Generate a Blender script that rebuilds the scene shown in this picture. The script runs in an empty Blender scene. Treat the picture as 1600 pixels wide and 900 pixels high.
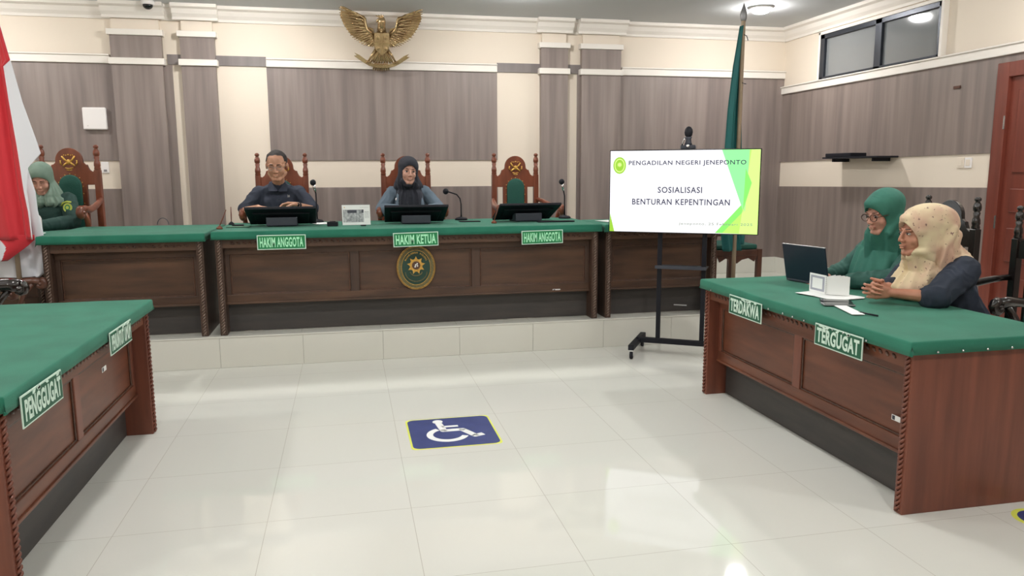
import bpy, bmesh, math, random
from mathutils import Vector, Matrix, noise
random.seed(7)
PI = math.pi
R = math.radians
sc = bpy.context.scene
COL = sc.collection

# ------------------------------------------------------------------ camera
CAMH = 1.45
YAW, PITCH, ROLL, FPX = 0.2121115, 0.152923, 0.0042842, 1187.44
def cam_axes():
    cy, sy, cp, sp = math.cos(YAW), math.sin(YAW), math.cos(PITCH), math.sin(PITCH)
    f = Vector((sy*cp, cy*cp, -sp)); r = Vector((cy, -sy, 0)); d = f.cross(r)
    cr, sr = math.cos(ROLL), math.sin(ROLL)
    return r*cr + d*sr, -r*sr + d*cr, f
cr_, cd_, cf_ = cam_axes()
cd = bpy.data.cameras.new('camera'); cam = bpy.data.objects.new('camera', cd); COL.objects.link(cam)
cd.sensor_width = 36; cd.lens = FPX/1600*36; cd.clip_start = .02
m = Matrix.Identity(4)
for i in range(3):
    m[i][0] = cr_[i]; m[i][1] = -cd_[i]; m[i][2] = -cf_[i]
m[0][3], m[1][3], m[2][3] = 0, 0, CAMH
cam.matrix_world = m
sc.camera = cam

# ------------------------------------------------------------------ world, exposure
w = bpy.data.worlds.new('world'); sc.world = w; w.use_nodes = True
w.node_tree.nodes['Background'].inputs[0].default_value = (.75, .85, 1, 1)
w.node_tree.nodes['Background'].inputs[1].default_value = .05
vs = sc.view_settings
vs.view_transform = 'Standard'; vs.look = 'None'; vs.gamma = 1; vs.use_curve_mapping = False
vs.exposure = 0.12
LAMP_E = 285.0
CEIL = 3.04

# ------------------------------------------------------------------ materials
def mat(name, col, rough=.6, metal=0., noise_amt=0., scale=(8, 8, 8), col2=None, bump=0., coat=0., emit=None, estr=1., alpha=1., detail=4, trans=0., spec=.5, bscale=None, sheen=0.):
    mt = bpy.data.materials.new(name); mt.use_nodes = True
    nt = mt.node_tree; b = nt.nodes['Principled BSDF']
    b.inputs['Base Color'].default_value = (*col, 1); b.inputs['Roughness'].default_value = rough
    b.inputs['Metallic'].default_value = metal; b.inputs['Specular IOR Level'].default_value = spec
    if coat: b.inputs['Coat Weight'].default_value = coat; b.inputs['Coat Roughness'].default_value = .08
    if sheen: b.inputs['Sheen Weight'].default_value = sheen
    if alpha < 1: b.inputs['Alpha'].default_value = alpha
    if trans: b.inputs['Transmission Weight'].default_value = trans
    if emit:
        b.inputs['Emission Color'].default_value = (*emit, 1); b.inputs['Emission Strength'].default_value = estr
    if col2 is not None or bump:
        tc = nt.nodes.new('ShaderNodeTexCoord'); mp = nt.nodes.new('ShaderNodeMapping')
        mp.inputs['Scale'].default_value = scale
        nt.links.new(tc.outputs['Object'], mp.inputs[0])
        nz = nt.nodes.new('ShaderNodeTexNoise'); nz.inputs['Scale'].default_value = 1; nz.inputs['Detail'].default_value = detail
        nt.links.new(mp.outputs[0], nz.inputs['Vector'])
        if col2 is not None:
            rp = nt.nodes.new('ShaderNodeValToRGB')
            rp.color_ramp.elements[0].position = .32; rp.color_ramp.elements[1].position = .68
            rp.color_ramp.elements[0].color = (*col, 1); rp.color_ramp.elements[1].color = (*col2, 1)
            nt.links.new(nz.outputs[0], rp.inputs[0]); nt.links.new(rp.outputs[0], b.inputs['Base Color'])
        if bump:
            bp = nt.nodes.new('ShaderNodeBump'); bp.inputs['Strength'].default_value = bump; bp.inputs['Distance'].default_value = .01
            if bscale:
                nz2 = nt.nodes.new('ShaderNodeTexNoise'); nz2.inputs['Scale'].default_value = bscale
                nt.links.new(tc.outputs['Object'], nz2.inputs['Vector']); nt.links.new(nz2.outputs[0], bp.inputs['Height'])
            else: nt.links.new(nz.outputs[0], bp.inputs['Height'])
            nt.links.new(bp.outputs[0], b.inputs['Normal'])
    return mt
def srgb(r, g, b):
    f = lambda c: ((c/255+.055)/1.055)**2.4 if c > 10 else c/255/12.92
    return (f(r), f(g), f(b))
M = {}
M['cream'] = mat('cream_paint', srgb(226, 214, 198), .7)
M['white_trim'] = mat('white_moulding', srgb(232, 226, 218), .55)
M['ceiling'] = mat('ceiling_paint', srgb(205, 208, 210), .8)
M['lam_x'] = mat('grey_laminate_back', srgb(122, 110, 106), .45, scale=(14, 14, .7), col2=srgb(146, 133, 127), detail=6)
M['lam_y'] = mat('grey_laminate_side', srgb(120, 108, 103), .45, scale=(14, 14, .7), col2=srgb(142, 128, 121), detail=6)
M['band'] = mat('grey_band', srgb(115, 107, 105), .5, scale=(14, 14, .7), col2=srgb(128, 120, 118))
M['wood_h'] = mat('dark_wood_horizontal', srgb(92, 51, 35), .42, scale=(2.2, 2.2, 18), col2=srgb(118, 68, 46), detail=6, coat=.1)
M['judge_h'] = mat('shaded_wood_horizontal', srgb(64, 45, 35), .45, scale=(2.2, 2.2, 16), col2=srgb(92, 65, 47), detail=6, coat=.08)  # same wood as the nearer desks, dimmer light put into its colour
M['judge_v'] = mat('shaded_wood_vertical', srgb(60, 44, 36), .45, scale=(18, 18, 1.6), col2=srgb(78, 56, 44), detail=6, coat=.08)  # upright grain of that wood, also darkened in colour for dimmer light
M['wood_v'] = mat('dark_wood_vertical', srgb(102, 56, 42), .42, scale=(20, 20, 1.6), col2=srgb(126, 72, 54), detail=6, coat=.1)
M['rope'] = mat('pale_rope_carving', srgb(104, 84, 72), .35, scale=(40, 40, 60), col2=srgb(128, 108, 96), coat=.2)  # rope strips paler than the desk wood, with fine lighter flecks
M['wood_dk'] = mat('dark_wood_carved', srgb(66, 44, 34), .4, scale=(30, 30, 30), col2=srgb(96, 64, 48), coat=.15)
M['kick'] = mat('charcoal_kick_board', srgb(58, 55, 54), .5, scale=(3, 3, 20), col2=srgb(70, 65, 62))
M['green'] = mat('green_felt', srgb(24, 104, 82), .85, scale=(5, 5, 5), col2=srgb(34, 118, 94), bump=.25, bscale=350, sheen=.08)
M['teak'] = mat('brown_chair_wood', srgb(104, 52, 34), .3, scale=(12, 12, 3), col2=srgb(134, 72, 48), coat=.4)
M['blackwood'] = mat('black_chair_wood', srgb(22, 17, 17), .22, scale=(12, 12, 3), col2=srgb(34, 26, 24), coat=.7)
M['brownwood'] = mat('brown_dull_wood', srgb(72, 44, 34), .35, scale=(12, 12, 3), col2=srgb(94, 60, 46), coat=.05)
M['pad'] = mat('green_upholstery', srgb(16, 78, 66), .7, bump=.2, bscale=120)
M['gold'] = mat('gold_paint', srgb(196, 150, 70), .35, .55, scale=(60, 60, 60), col2=srgb(226, 184, 96))
M['bronze'] = mat('gilded_bronze', srgb(156, 128, 90), .27, .8, scale=(9, 9, 9), col2=srgb(204, 178, 136))
M['black'] = mat('black_plastic', srgb(27, 28, 35), .55, spec=.25)
M['blackgloss'] = mat('black_gloss', srgb(16, 17, 20), .15)
M['greyblack'] = mat('grey_plastic', srgb(54, 58, 68), .5)
M['chrome'] = mat('chrome', (.75, .75, .77), .18, 1.)
M['silver'] = mat('silver_grey', srgb(150, 150, 152), .4, .6)
M['white'] = mat('white_plastic', srgb(236, 232, 230), .4)
M['paper'] = mat('white_paper', srgb(238, 240, 238), .8)
M['signgreen'] = mat('sign_green', srgb(24, 128, 74), .5)
M['signdark'] = mat('sign_dark_green', srgb(26, 92, 66), .5)
M['signwhite'] = mat('sign_white', srgb(214, 236, 222), .6)
M['letters'] = mat('letter_white', srgb(176, 240, 200), .6)
M['blue'] = mat('floor_sign_blue', srgb(48, 60, 116), .4, scale=(9, 9, 9), col2=srgb(62, 74, 132))
M['yellow'] = mat('yellow_edge', srgb(226, 232, 96), .5)
M['palegold'] = mat('pale_gilding', srgb(176, 150, 108), .38, .6)
M['red'] = mat('flag_red', srgb(206, 40, 52), .7, sheen=.3)
M['flagwhite'] = mat('flag_white', srgb(226, 228, 234), .7)
M['flaggreen'] = mat('flag_green', srgb(24, 96, 94), .75)
M['pole'] = mat('pole_wood', srgb(170, 150, 126), .4)
M['polemetal'] = mat('pole_metal', srgb(176, 172, 176), .3, .3)
M['alu'] = mat('dark_window_frame', srgb(54, 58, 66), .35, .5)
M['glass'] = mat('window_glass', srgb(120, 124, 126), .06, 0, spec=1.)
M['door'] = mat('red_brown_door', srgb(98, 44, 34), .35, scale=(16, 16, 1.2), col2=srgb(122, 60, 46), coat=.3)
M['tile_s'] = mat('skirting_tile', srgb(216, 215, 205), .2, scale=(1, 1, 1), col2=srgb(220, 219, 210))
M['skin_m'] = mat('skin_tan', srgb(184, 134, 108), .45, scale=(14, 14, 14), col2=srgb(198, 148, 120))
M['skin_w'] = mat('skin_warm', srgb(196, 146, 126), .5, scale=(14, 14, 14), col2=srgb(208, 160, 140))
M['skin_g'] = mat('skin_soft', srgb(190, 138, 120), .5, scale=(14, 14, 14), col2=srgb(202, 150, 130))
M['skin_b'] = mat('skin_brown', srgb(176, 118, 94), .5, scale=(14, 14, 14), col2=srgb(192, 136, 110))
M['lip'] = mat('lips', srgb(158, 92, 84), .5)
M['teeth'] = mat('teeth', srgb(226, 216, 206), .4)
M['eyewhite'] = mat('eye_white', srgb(220, 214, 208), .3)
M['iris'] = mat('dark_iris', srgb(28, 18, 16), .2)
M['brow'] = mat('dark_brow', srgb(48, 34, 30), .8)
M['hair'] = mat('short_black_hair', srgb(30, 26, 26), .8, scale=(60, 60, 60), col2=srgb(52, 45, 43), bump=.4)
M['navy'] = mat('navy_cotton', srgb(34, 42, 56), .85, scale=(6, 6, 6), col2=srgb(42, 50, 66), bump=.15, bscale=260)
M['navy2'] = mat('navy_shirt_cotton', srgb(38, 44, 58), .85, scale=(6, 6, 6), col2=srgb(50, 56, 72), bump=.15, bscale=260)
M['blazer'] = mat('grey_blue_blazer', srgb(92, 108, 122), .85, scale=(6, 6, 6), col2=srgb(104, 120, 134), bump=.15, bscale=260)
M['scarfblack'] = mat('black_scarf', srgb(34, 37, 46), .85, scale=(10, 10, 10), col2=srgb(46, 48, 58))
M['scarfsage'] = mat('sage_scarf', srgb(112, 134, 120), .85, scale=(8, 8, 8), col2=srgb(124, 146, 132))
M['scarfgreen'] = mat('green_scarf', srgb(46, 106, 92), .8, scale=(8, 8, 8), col2=srgb(56, 118, 102))
M['robegreen'] = mat('green_robe', srgb(40, 82, 74), .8, scale=(8, 8, 8), col2=srgb(48, 92, 82))
M['uniform'] = mat('dark_green_uniform', srgb(34, 62, 58), .85, scale=(8, 8, 8), col2=srgb(42, 72, 66))
M['trouser'] = mat('dark_trousers', srgb(34, 34, 40), .85)
M['badge'] = mat('badge_yellow', srgb(186, 196, 84), .6)

def beige_scarf():
    mt = bpy.data.materials.new('beige_speckled_scarf'); mt.use_nodes = True; nt = mt.node_tree; b = nt.nodes['Principled BSDF']
    b.inputs['Roughness'].default_value = .8
    tc = nt.nodes.new('ShaderNodeTexCoord')
    a = nt.nodes.new('ShaderNodeTexNoise'); a.inputs['Scale'].default_value = 7
    v = nt.nodes.new('ShaderNodeTexNoise'); v.inputs['Scale'].default_value = 55; v.inputs['Detail'].default_value = 2
    nt.links.new(tc.outputs['Object'], a.inputs['Vector']); nt.links.new(tc.outputs['Object'], v.inputs['Vector'])
    r1 = nt.nodes.new('ShaderNodeValToRGB'); r1.color_ramp.elements[0].position = .40; r1.color_ramp.elements[1].position = .62
    r1.color_ramp.elements[0].color = (*srgb(222, 204, 168), 1); r1.color_ramp.elements[1].color = (*srgb(206, 168, 146), 1)
    r2 = nt.nodes.new('ShaderNodeValToRGB'); r2.color_ramp.elements[0].position = .655; r2.color_ramp.elements[1].position = .70
    r2.color_ramp.elements[0].color = (0, 0, 0, 1); r2.color_ramp.elements[1].color = (1, 1, 1, 1)
    nt.links.new(a.outputs[0], r1.inputs[0]); nt.links.new(v.outputs[0], r2.inputs[0])
    mx = nt.nodes.new('ShaderNodeMix'); mx.data_type = 'RGBA'
    nt.links.new(r2.outputs[0], mx.inputs[0]); nt.links.new(r1.outputs[0], mx.inputs[6]); mx.inputs[7].default_value = (*srgb(138, 106, 98), 1)
    nt.links.new(mx.outputs[2], b.inputs['Base Color'])
    return mt
M['scarfbeige'] = beige_scarf()

def tile_floor_mat(name, ox, oy, base, base2, grout):
    mt = bpy.data.materials.new(name); mt.use_nodes = True; nt = mt.node_tree; b = nt.nodes['Principled BSDF']
    tc = nt.nodes.new('ShaderNodeTexCoord'); mp = nt.nodes.new('ShaderNodeMapping')
    mp.inputs['Location'].default_value = (-ox, -oy, 0)
    nt.links.new(tc.outputs['Object'], mp.inputs[0])
    br = nt.nodes.new('ShaderNodeTexBrick'); br.offset = 0; br.squash = 1
    br.inputs['Scale'].default_value = 1; br.inputs['Brick Width'].default_value = .6; br.inputs['Row Height'].default_value = .6
    br.inputs['Mortar Size'].default_value = .0013; br.inputs['Mortar Smooth'].default_value = .1
    br.inputs['Color1'].default_value = (*base, 1); br.inputs['Color2'].default_value = (*base2, 1); br.inputs['Mortar'].default_value = (*grout, 1)
    nt.links.new(mp.outputs[0], br.inputs['Vector'])
    nz = nt.nodes.new('ShaderNodeTexNoise'); nz.inputs['Scale'].default_value = 1.3
    nt.links.new(tc.outputs['Object'], nz.inputs['Vector'])
    mx = nt.nodes.new('ShaderNodeMix'); mx.data_type = 'RGBA'; mx.blend_type = 'MULTIPLY'
    rp = nt.nodes.new('ShaderNodeValToRGB'); rp.color_ramp.elements[0].color = (.95, .95, .93, 1); rp.color_ramp.elements[1].color = (1, 1, 1, 1)
    nt.links.new(nz.outputs[0], rp.inputs[0]); mx.inputs[0].default_value = 1
    nt.links.new(br.outputs['Color'], mx.inputs[6]); nt.links.new(rp.outputs[0], mx.inputs[7])
    nt.links.new(mx.outputs[2], b.inputs['Base Color'])
    b.inputs['Roughness'].default_value = .045; b.inputs['Specular IOR Level'].default_value = .4
    return mt
M['floor'] = tile_floor_mat('glossy_floor_tiles', .225, .15, srgb(222, 223, 216), srgb(224, 224, 218), srgb(190, 187, 178))
M['podium'] = tile_floor_mat('podium_tiles', -.378, 5.87, srgb(212, 212, 202), srgb(214, 213, 204), srgb(160, 156, 146))

# ------------------------------------------------------------------ geometry helpers
def link(name, me, parent=None, loc=None, rot=None):
    o = bpy.data.objects.new(name, me); COL.objects.link(o)
    if parent: o.parent = parent
    if loc is not None: o.location = loc
    if rot is not None: o.rotation_euler = rot
    return o
def tag(o, label=None, cat=None, group=None, kind=None):
    if label: o['label'] = label
    if cat: o['category'] = cat
    if group: o['group'] = group
    if kind: o['kind'] = kind
    return o
def empty(name, loc, rz=0, label=None, cat=None, group=None, scale=1):
    o = bpy.data.objects.new(name, None); COL.objects.link(o); o.location = loc; o.rotation_euler = (0, 0, rz)
    o.empty_display_size = .1; o.scale = (scale,)*3
    return tag(o, label, cat, group)
class B:
    """collects shapes, becomes one mesh"""
    def __init__(s): s.bm = bmesh.new(); s.mats = []
    def mi(s, mt):
        if mt not in s.mats: s.mats.append(mt)
        return s.mats.index(mt)
    def _fin(s, faces, mt, smooth):
        i = s.mi(mt) if mt else 0
        for f in faces: f.material_index = i; f.smooth = smooth
    def box(s, x0, x1, y0, y1, z0, z1, mt=None, bev=0, T=None):
        b2 = bmesh.new()
        vs_ = [b2.verts.new((x, y, z)) for x in (x0, x1) for y in (y0, y1) for z in (z0, z1)]
        for q in ((0, 1, 3, 2), (4, 6, 7, 5), (0, 4, 5, 1), (2, 3, 7, 6), (0, 2, 6, 4), (1, 5, 7, 3)): b2.faces.new([vs_[k] for k in q])
        if bev: bmesh.ops.bevel(b2, geom=b2.edges[:], offset=bev, segments=2, profile=.5, affect='EDGES')
        return s.merge(b2, mt, False, T)
    def merge(s, b2, mt, smooth, T=None):
        bmesh.ops.recalc_face_normals(b2, faces=b2.faces[:])
        if T is not None: bmesh.ops.transform(b2, matrix=T, verts=b2.verts[:])
        mp = {v: s.bm.verts.new(v.co) for v in b2.verts}
        fs = []
        for f in b2.faces:
            try: fs.append(s.bm.faces.new([mp[v] for v in f.verts]))
            except ValueError: pass
        s._fin(fs, mt, smooth); b2.free(); return s
    def prism(s, pts, y0, y1, mt=None, T=None, smooth=False, bev=0):
        """polygon in x,z extruded from y0 to y1"""
        b2 = bmesh.new()
        a = [b2.verts.new((p[0], y0, p[1])) for p in pts]; c = [b2.verts.new((p[0], y1, p[1])) for p in pts]
        b2.faces.new(a); b2.faces.new(c[::-1])
        n = len(pts)
        for i in range(n): b2.faces.new((a[i], c[i], c[(i+1) % n], a[(i+1) % n]))
        bmesh.ops.recalc_face_normals(b2, faces=b2.faces[:])
        if bev:
            es = [e for e in b2.edges if abs(e.verts[0].co.y-e.verts[1].co.y) < 1e-6]
            bmesh.ops.bevel(b2, geom=es, offset=bev, segments=2, profile=.5, affect='EDGES')
        bmesh.ops.triangulate(b2, faces=[f for f in b2.faces if len(f.verts) > 4])
        return s.merge(b2, mt, smooth, T)
    def tube(s, pts, r, mt=None, seg=8, T=None, smooth=True, cap=True):
        """r number or list"""
        pts = [Vector(p) for p in pts]; n = len(pts)
        rs = r if isinstance(r, (list, tuple)) else [r]*n
        b2 = bmesh.new(); rings = []
        up = Vector((0, 0, 1))
        for i, p in enumerate(pts):
            d = (pts[min(i+1, n-1)]-pts[max(i-1, 0)]).normalized()
            u = d.cross(up)
            if u.length < .05: u = d.cross(Vector((0, 1, 0)))
            u.normalize(); v = d.cross(u).normalized()
            if rings:
                pass
            rings.append([b2.verts.new(p+(u*math.cos(2*PI*k/seg)+v*math.sin(2*PI*k/seg))*rs[i]) for k in range(seg)])
        for a, c in zip(rings, rings[1:]):
            # align to the nearest vertex to avoid twisting
            off = min(range(seg), key=lambda q: (a[0].co-c[q].co).length)
            for k in range(seg): b2.faces.new((a[k], a[(k+1) % seg], c[(k+1+off) % seg], c[(k+off) % seg]))
        if cap: b2.faces.new(rings[0][::-1]); b2.faces.new(rings[-1])
        return s.merge(b2, mt, smooth, T)
    def lathe(s, prof, mt=None, seg=16, T=None, smooth=True):
        """prof [(r,z)] about z"""
        b2 = bmesh.new(); rings = []
        for r, z in prof:
            rings.append([b2.verts.new((max(r, 1e-4)*math.cos(2*PI*k/seg), max(r, 1e-4)*math.sin(2*PI*k/seg), z)) for k in range(seg)])
        for a, c in zip(rings, rings[1:]):
            for k in range(seg): b2.faces.new((a[k], a[(k+1) % seg], c[(k+1) % seg], c[k]))
        b2.faces.new(rings[0][::-1]); b2.faces.new(rings[-1])
        return s.merge(b2, mt, smooth, T)
    def ell(s, c, r, mt=None, T=None, sub=2, rot=None):
        b2 = bmesh.new(); bmesh.ops.create_icosphere(b2, subdivisions=sub, radius=1)
        MM = Matrix.Translation(c) @ (rot.to_4x4() if rot else Matrix.Identity(4)) @ Matrix.Diagonal((*r, 1))
        bmesh.ops.transform(b2, matrix=MM, verts=b2.verts[:])
        return s.merge(b2, mt, True, T)
    def mesh(s, name='mesh'):
        me = bpy.data.meshes.new(name); s.bm.to_mesh(me); s.bm.free()
        for mt in s.mats: me.materials.append(mt)
        return me
    def obj(s, name, parent=None, mt=None, loc=None, rot=None):
        if mt and not s.mats: s.mats = [mt]
        return link(name, s.mesh(name), parent, loc, rot)
def struct(name, b, mt=None, parent=None):
    o = b.obj(name, parent, mt)
    if not parent: o['kind'] = 'structure'
    return o
def arc(cx, cz, r, a0, a1, n, ry=None):
    ry = ry or r
    return [(cx+r*math.cos(R(a0+(a1-a0)*i/n)), cz+ry*math.sin(R(a0+(a1-a0)*i/n))) for i in range(n+1)]

_fc = {}
def text_bm(s, w=None, h=None, bold=.0, depth=.001, spacing=1.):
    """text in x,z plane facing -y, centred, fitted to w x h"""
    cu = bpy.data.curves.new('t', 'FONT'); cu.body = s; cu.size = 1; cu.offset = bold; cu.extrude = .01; cu.space_character = spacing
    cu.resolution_u = 3
    o = bpy.data.objects.new('t', cu); COL.objects.link(o)
    dg = bpy.context.evaluated_depsgraph_get(); me = bpy.data.meshes.new_from_object(o.evaluated_get(dg))
    bm = bmesh.new(); bm.from_mesh(me)
    bpy.data.objects.remove(o); bpy.data.curves.remove(cu); bpy.data.meshes.remove(me)
    xs = [v.co.x for v in bm.verts]; ys = [v.co.y for v in bm.verts]
    x0, x1, y0, y1 = min(xs), max(xs), min(ys), max(ys)
    sy = h/(y1-y0) if h else w/(x1-x0); sx = w/(x1-x0) if w else sy
    for v in bm.verts:
        v.co = Vector(((v.co.x-(x0+x1)/2)*sx, -(v.co.z+.01)/.02*depth, (v.co.y-(y0+y1)/2)*sy))
    return bm
def add_text(b, s, cx, cz, y, w, h, mt, bold=0., T=None, depth=.001, spacing=1.):
    t = text_bm(s, w, h, bold, depth, spacing)
    TT = Matrix.Translation((cx, y, cz))
    b.merge(t, mt, False, (T @ TT) if T is not None else TT)

# ------------------------------------------------------------------ blob bodies (voxel union of convex hulls)
def sph(c, r, R3=None, sub=2):
    b2 = bmesh.new(); bmesh.ops.create_icosphere(b2, subdivisions=sub, radius=1)
    rr = (r, r, r) if isinstance(r, (int, float)) else r
    out = []
    for v in b2.verts:
        q = Vector((v.co.x*rr[0], v.co.y*rr[1], v.co.z*rr[2]))
        if R3 is not None: q = R3 @ q
        out.append(q+Vector(c))
    b2.free(); return out
def hull_into(bm, pts):
    vs_ = [bm.verts.new(p) for p in pts]
    r = bmesh.ops.convex_hull(bm, input=vs_)
    dele = [g for g in r['geom_interior'] if isinstance(g, bmesh.types.BMVert)] + [g for g in r['geom_unused'] if isinstance(g, bmesh.types.BMVert)]
    if dele: bmesh.ops.delete(bm, geom=list(set(dele)), context='VERTS')
class Blob:
    def __init__(s, T=None): s.me = bmesh.new(); s.T = T or Matrix.Identity(4)
    def hull(s, *sets, T=None):
        b2 = bmesh.new(); hull_into(b2, [p for st in sets for p in st])
        MM = T if T is not None else s.T
        bmesh.ops.transform(b2, matrix=MM, verts=b2.verts[:])
        bmesh.ops.recalc_face_normals(b2, faces=b2.faces[:])
        mp = {v: s.me.verts.new(v.co) for v in b2.verts}
        for f in b2.faces: s.me.faces.new([mp[v] for v in f.verts])
        b2.free(); return s
    def e(s, c, r, R3=None, T=None): return s.hull(sph(c, r, R3), T=T)
    def c(s, *cr, T=None):
        """chain of (point, radius)"""
        for (p, r), (q, t) in zip(cr, cr[1:]): s.hull(sph(p, r, sub=2), sph(q, t, sub=2), T=T)
        return s
    def remesh(s, vox, smooth=3, disp=0, dscale=8, cut=None, seed=0):
        me = bpy.data.meshes.new('b'); s.me.to_mesh(me); s.me.free()
        o = bpy.data.objects.new('b', me); COL.objects.link(o)
        md = o.modifiers.new('r', 'REMESH'); md.mode = 'VOXEL'; md.voxel_size = vox; md.use_smooth_shade = True
        if smooth:
            sm = o.modifiers.new('s', 'SMOOTH'); sm.factor = .5; sm.iterations = smooth
        co = None
        if cut is not None:
            mc = bpy.data.meshes.new('c'); cut.me.to_mesh(mc); cut.me.free()
            co = bpy.data.objects.new('c', mc); COL.objects.link(co)
            bo = o.modifiers.new('bo', 'BOOLEAN'); bo.operation = 'DIFFERENCE'; bo.object = co; bo.solver = 'EXACT'
        bpy.context.view_layer.update()
        dg = bpy.context.evaluated_depsgraph_get()
        out = bpy.data.meshes.new_from_object(o.evaluated_get(dg))
        bpy.data.objects.remove(o)
        if co: bpy.data.objects.remove(co)
        if disp:
            out.update(); nrm = [v.normal.copy() for v in out.vertices]
            for v, n in zip(out.vertices, nrm):
                p = v.co*dscale + Vector((seed, seed, 0))
                q = Vector((p.x+noise.noise(p*.5)*2, p.y, p.z*.55))
                k = noise.noise(q)
                k = 1-abs(k)*2.4
                v.co = v.co + n*(k*disp)
        for p in out.polygons: p.use_smooth = True
        out.materials.clear()
        return out

def rotz(a): return Matrix.Rotation(a, 3, 'Z')
def head_blob(bl, HT, female=True, smile=0, wide=1.):
    HT = HT @ Matrix.Diagonal((wide, 1, 1, 1))
    g = lambda c, r, R3=None: bl.e(c, r, R3, T=HT)
    g((0, .018, .035), (.076, .094, .082))
    g((0, -.026, -.030), (.060, .062, .078))
    g((0, -.062, -.094), (.024, .022, .020)); g((0, -.027, .004), (.066, .050, .050)); g((0, -.052, -.052), (.040, .032, .040))
    bl.c(((-.050, .0, -.060), .022), ((-.016, -.064, -.096), .018), T=HT)
    bl.c(((.050, .0, -.060), .022), ((.016, -.064, -.096), .018), T=HT)
    for s_ in (-1, 1):
        g((s_*.033, -.052, -.030), (.027, .026, .030))
        g((s_*.074, .014, -.006), (.009, .016, .028))
        g((s_*.0125, -.096, -.031), (.0090, .010, .008))
        g((s_*.028, -.072, .023), (.024, .014, .010))
    bl.c(((0, -.083, .016), .0085), ((0, -.098, -.012), .0095), ((0, -.1015, -.026), .0115), T=HT)
    g((0, -.091, -.055), (.023, .011, .0055)); g((0, -.089, -.068), (.019, .012, .007))
def face_extras(b, HT, skinmat, female=True, smile=False, look=(0, 0), closed=False):
    """eyes, brows and lips added to the body mesh (same object)"""
    for s_ in (-1, 1):
        ez = .004
        if not closed:
            b.ell((s_*.031, -.0775, ez), (.0135, .0085, .0062), M['eyewhite'], T=HT)
            b.ell((s_*.031+look[0]*.004, -.084, ez+look[1]*.002), (.0062, .0035, .0060), M['iris'], T=HT)
        b.tube([(s_*.016, -.083, ez+.001), (s_*.024, -.0880, ez+.0065-(.005 if closed else 0)), (s_*.034, -.0870, ez+.0068-(.005 if closed else 0)), (s_*.045, -.078, ez+.001)], .0017, M['brow'], 5, T=HT)
        b.tube([(s_*.014, -.0875, .0265), (s_*.026, -.0880, .0290), (s_*.039, -.0815, .0285), (s_*.050, -.070, .0235)], [.0018, .0026, .0024, .0012] if female else [.003, .004, .0035, .002], M['brow'], 5, T=HT)
    cz = -.0605; up = .005 if smile else .001
    b.tube([(-.025, -.0845, cz+up), (-.012, -.0940, cz+.003), (0, -.0982, cz+.0015), (.012, -.0940, cz+.003), (.025, -.0845, cz+up)], [.0012, .0025, .0026, .0025, .0012], M['lip'], 6, T=HT)
    b.tube([(-.023, -.0845, cz+up-.002), (-.010, -.0930, cz-.007), (0, -.0955, cz-.009), (.010, -.0930, cz-.007), (.023, -.0845, cz+up-.002)], [.0012, .0028, .0032, .0028, .0012], M['lip'], 6, T=HT)
    if smile: b.tube([(-.016, -.0915, cz-.001), (0, -.0972, cz-.0035), (.016, -.0915, cz-.001)], [.0010, .0030, .0010], M['teeth'], 6, T=HT)
def hand_blob(bl, W, f, n, side, curl=(.3, .5, .4), spread=.06, thumb_in=.5, sc_=1., fingers=None):
    """W wrist, f direction of the fingers, n palm normal (palm side), side: +1 thumb to f x n side"""
    f = Vector(f).normalized(); n = Vector(n); n = (n-f*n.dot(f)).normalized(); t = f.cross(n).normalized()*side
    W = Vector(W); P = lambda a, b_, c_: W+f*a*sc_+t*b_*sc_+n*c_*sc_
    I = Matrix.Identity(4)
    bl.hull(sph(P(.012, .018, 0), .017*sc_), sph(P(.012, -.016, 0), .016*sc_), sph(P(.080, .030, 0), .0125*sc_), sph(P(.076, -.030, 0), .0115*sc_), sph(P(.085, .0, 0), .0125*sc_), T=I)
    L = [(.044, .026, .021), (.050, .030, .022), (.046, .028, .021), (.036, .021, .018)]
    for i in range(4):
        off = .031-.0205*i
        base = P(.083-(.006 if i == 3 else 0)-(.002 if i == 0 else 0), off, 0)
        ang = 0; p = base; r = .0088 if i < 3 else .0078
        sd = spread*(1.5-i)
        cs = fingers[i] if fingers else curl
        prev = p; pr = r*sc_
        for k in range(3):
            ang += cs[k]
            d = (f*math.cos(ang)+n*math.sin(ang)+t*sd*math.cos(ang)).normalized()
            q = prev+d*L[i][k]*sc_; nr = pr*(.93 if k < 2 else .85)
            bl.c((prev, pr), (q, nr), T=I); prev, pr = q, nr
    tb = P(.022, .026, .008)
    d1 = (f*.55+t*.75+n*(.2+.5*thumb_in)).normalized(); d2 = (f*.85+t*(.35-.5*thumb_in)+n*(.25+.5*thumb_in)).normalized()
    q = tb+d1*.040*sc_; q2 = q+d2*.032*sc_; q3 = q2+d2*.024*sc_
    bl.c((tb, .015*sc_), (q, .0115*sc_), (q2, .0100*sc_), (q3, .0082*sc_), T=I)

def add_mesh_to(b, me, mt):
    b2 = bmesh.new(); b2.from_mesh(me); bpy.data.meshes.remove(me)
    return b.merge(b2, mt, True)

# ================================================================== STRUCTURE
XL, XR, YB, YF = -4.9, 5.0, 8.2, -2.6
b = B(); b.box(XL-.2, XR+.2, YF-.2, YB+.2, -.1, 0); struct('floor', b, M['floor'])
b = B(); b.box(XL-.2, XR+.2, YF-.2, YB+.2, CEIL, CEIL+.1); struct('ceiling', b, M['ceiling'])
def wall_x(name, y0, y1):
    pass
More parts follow.
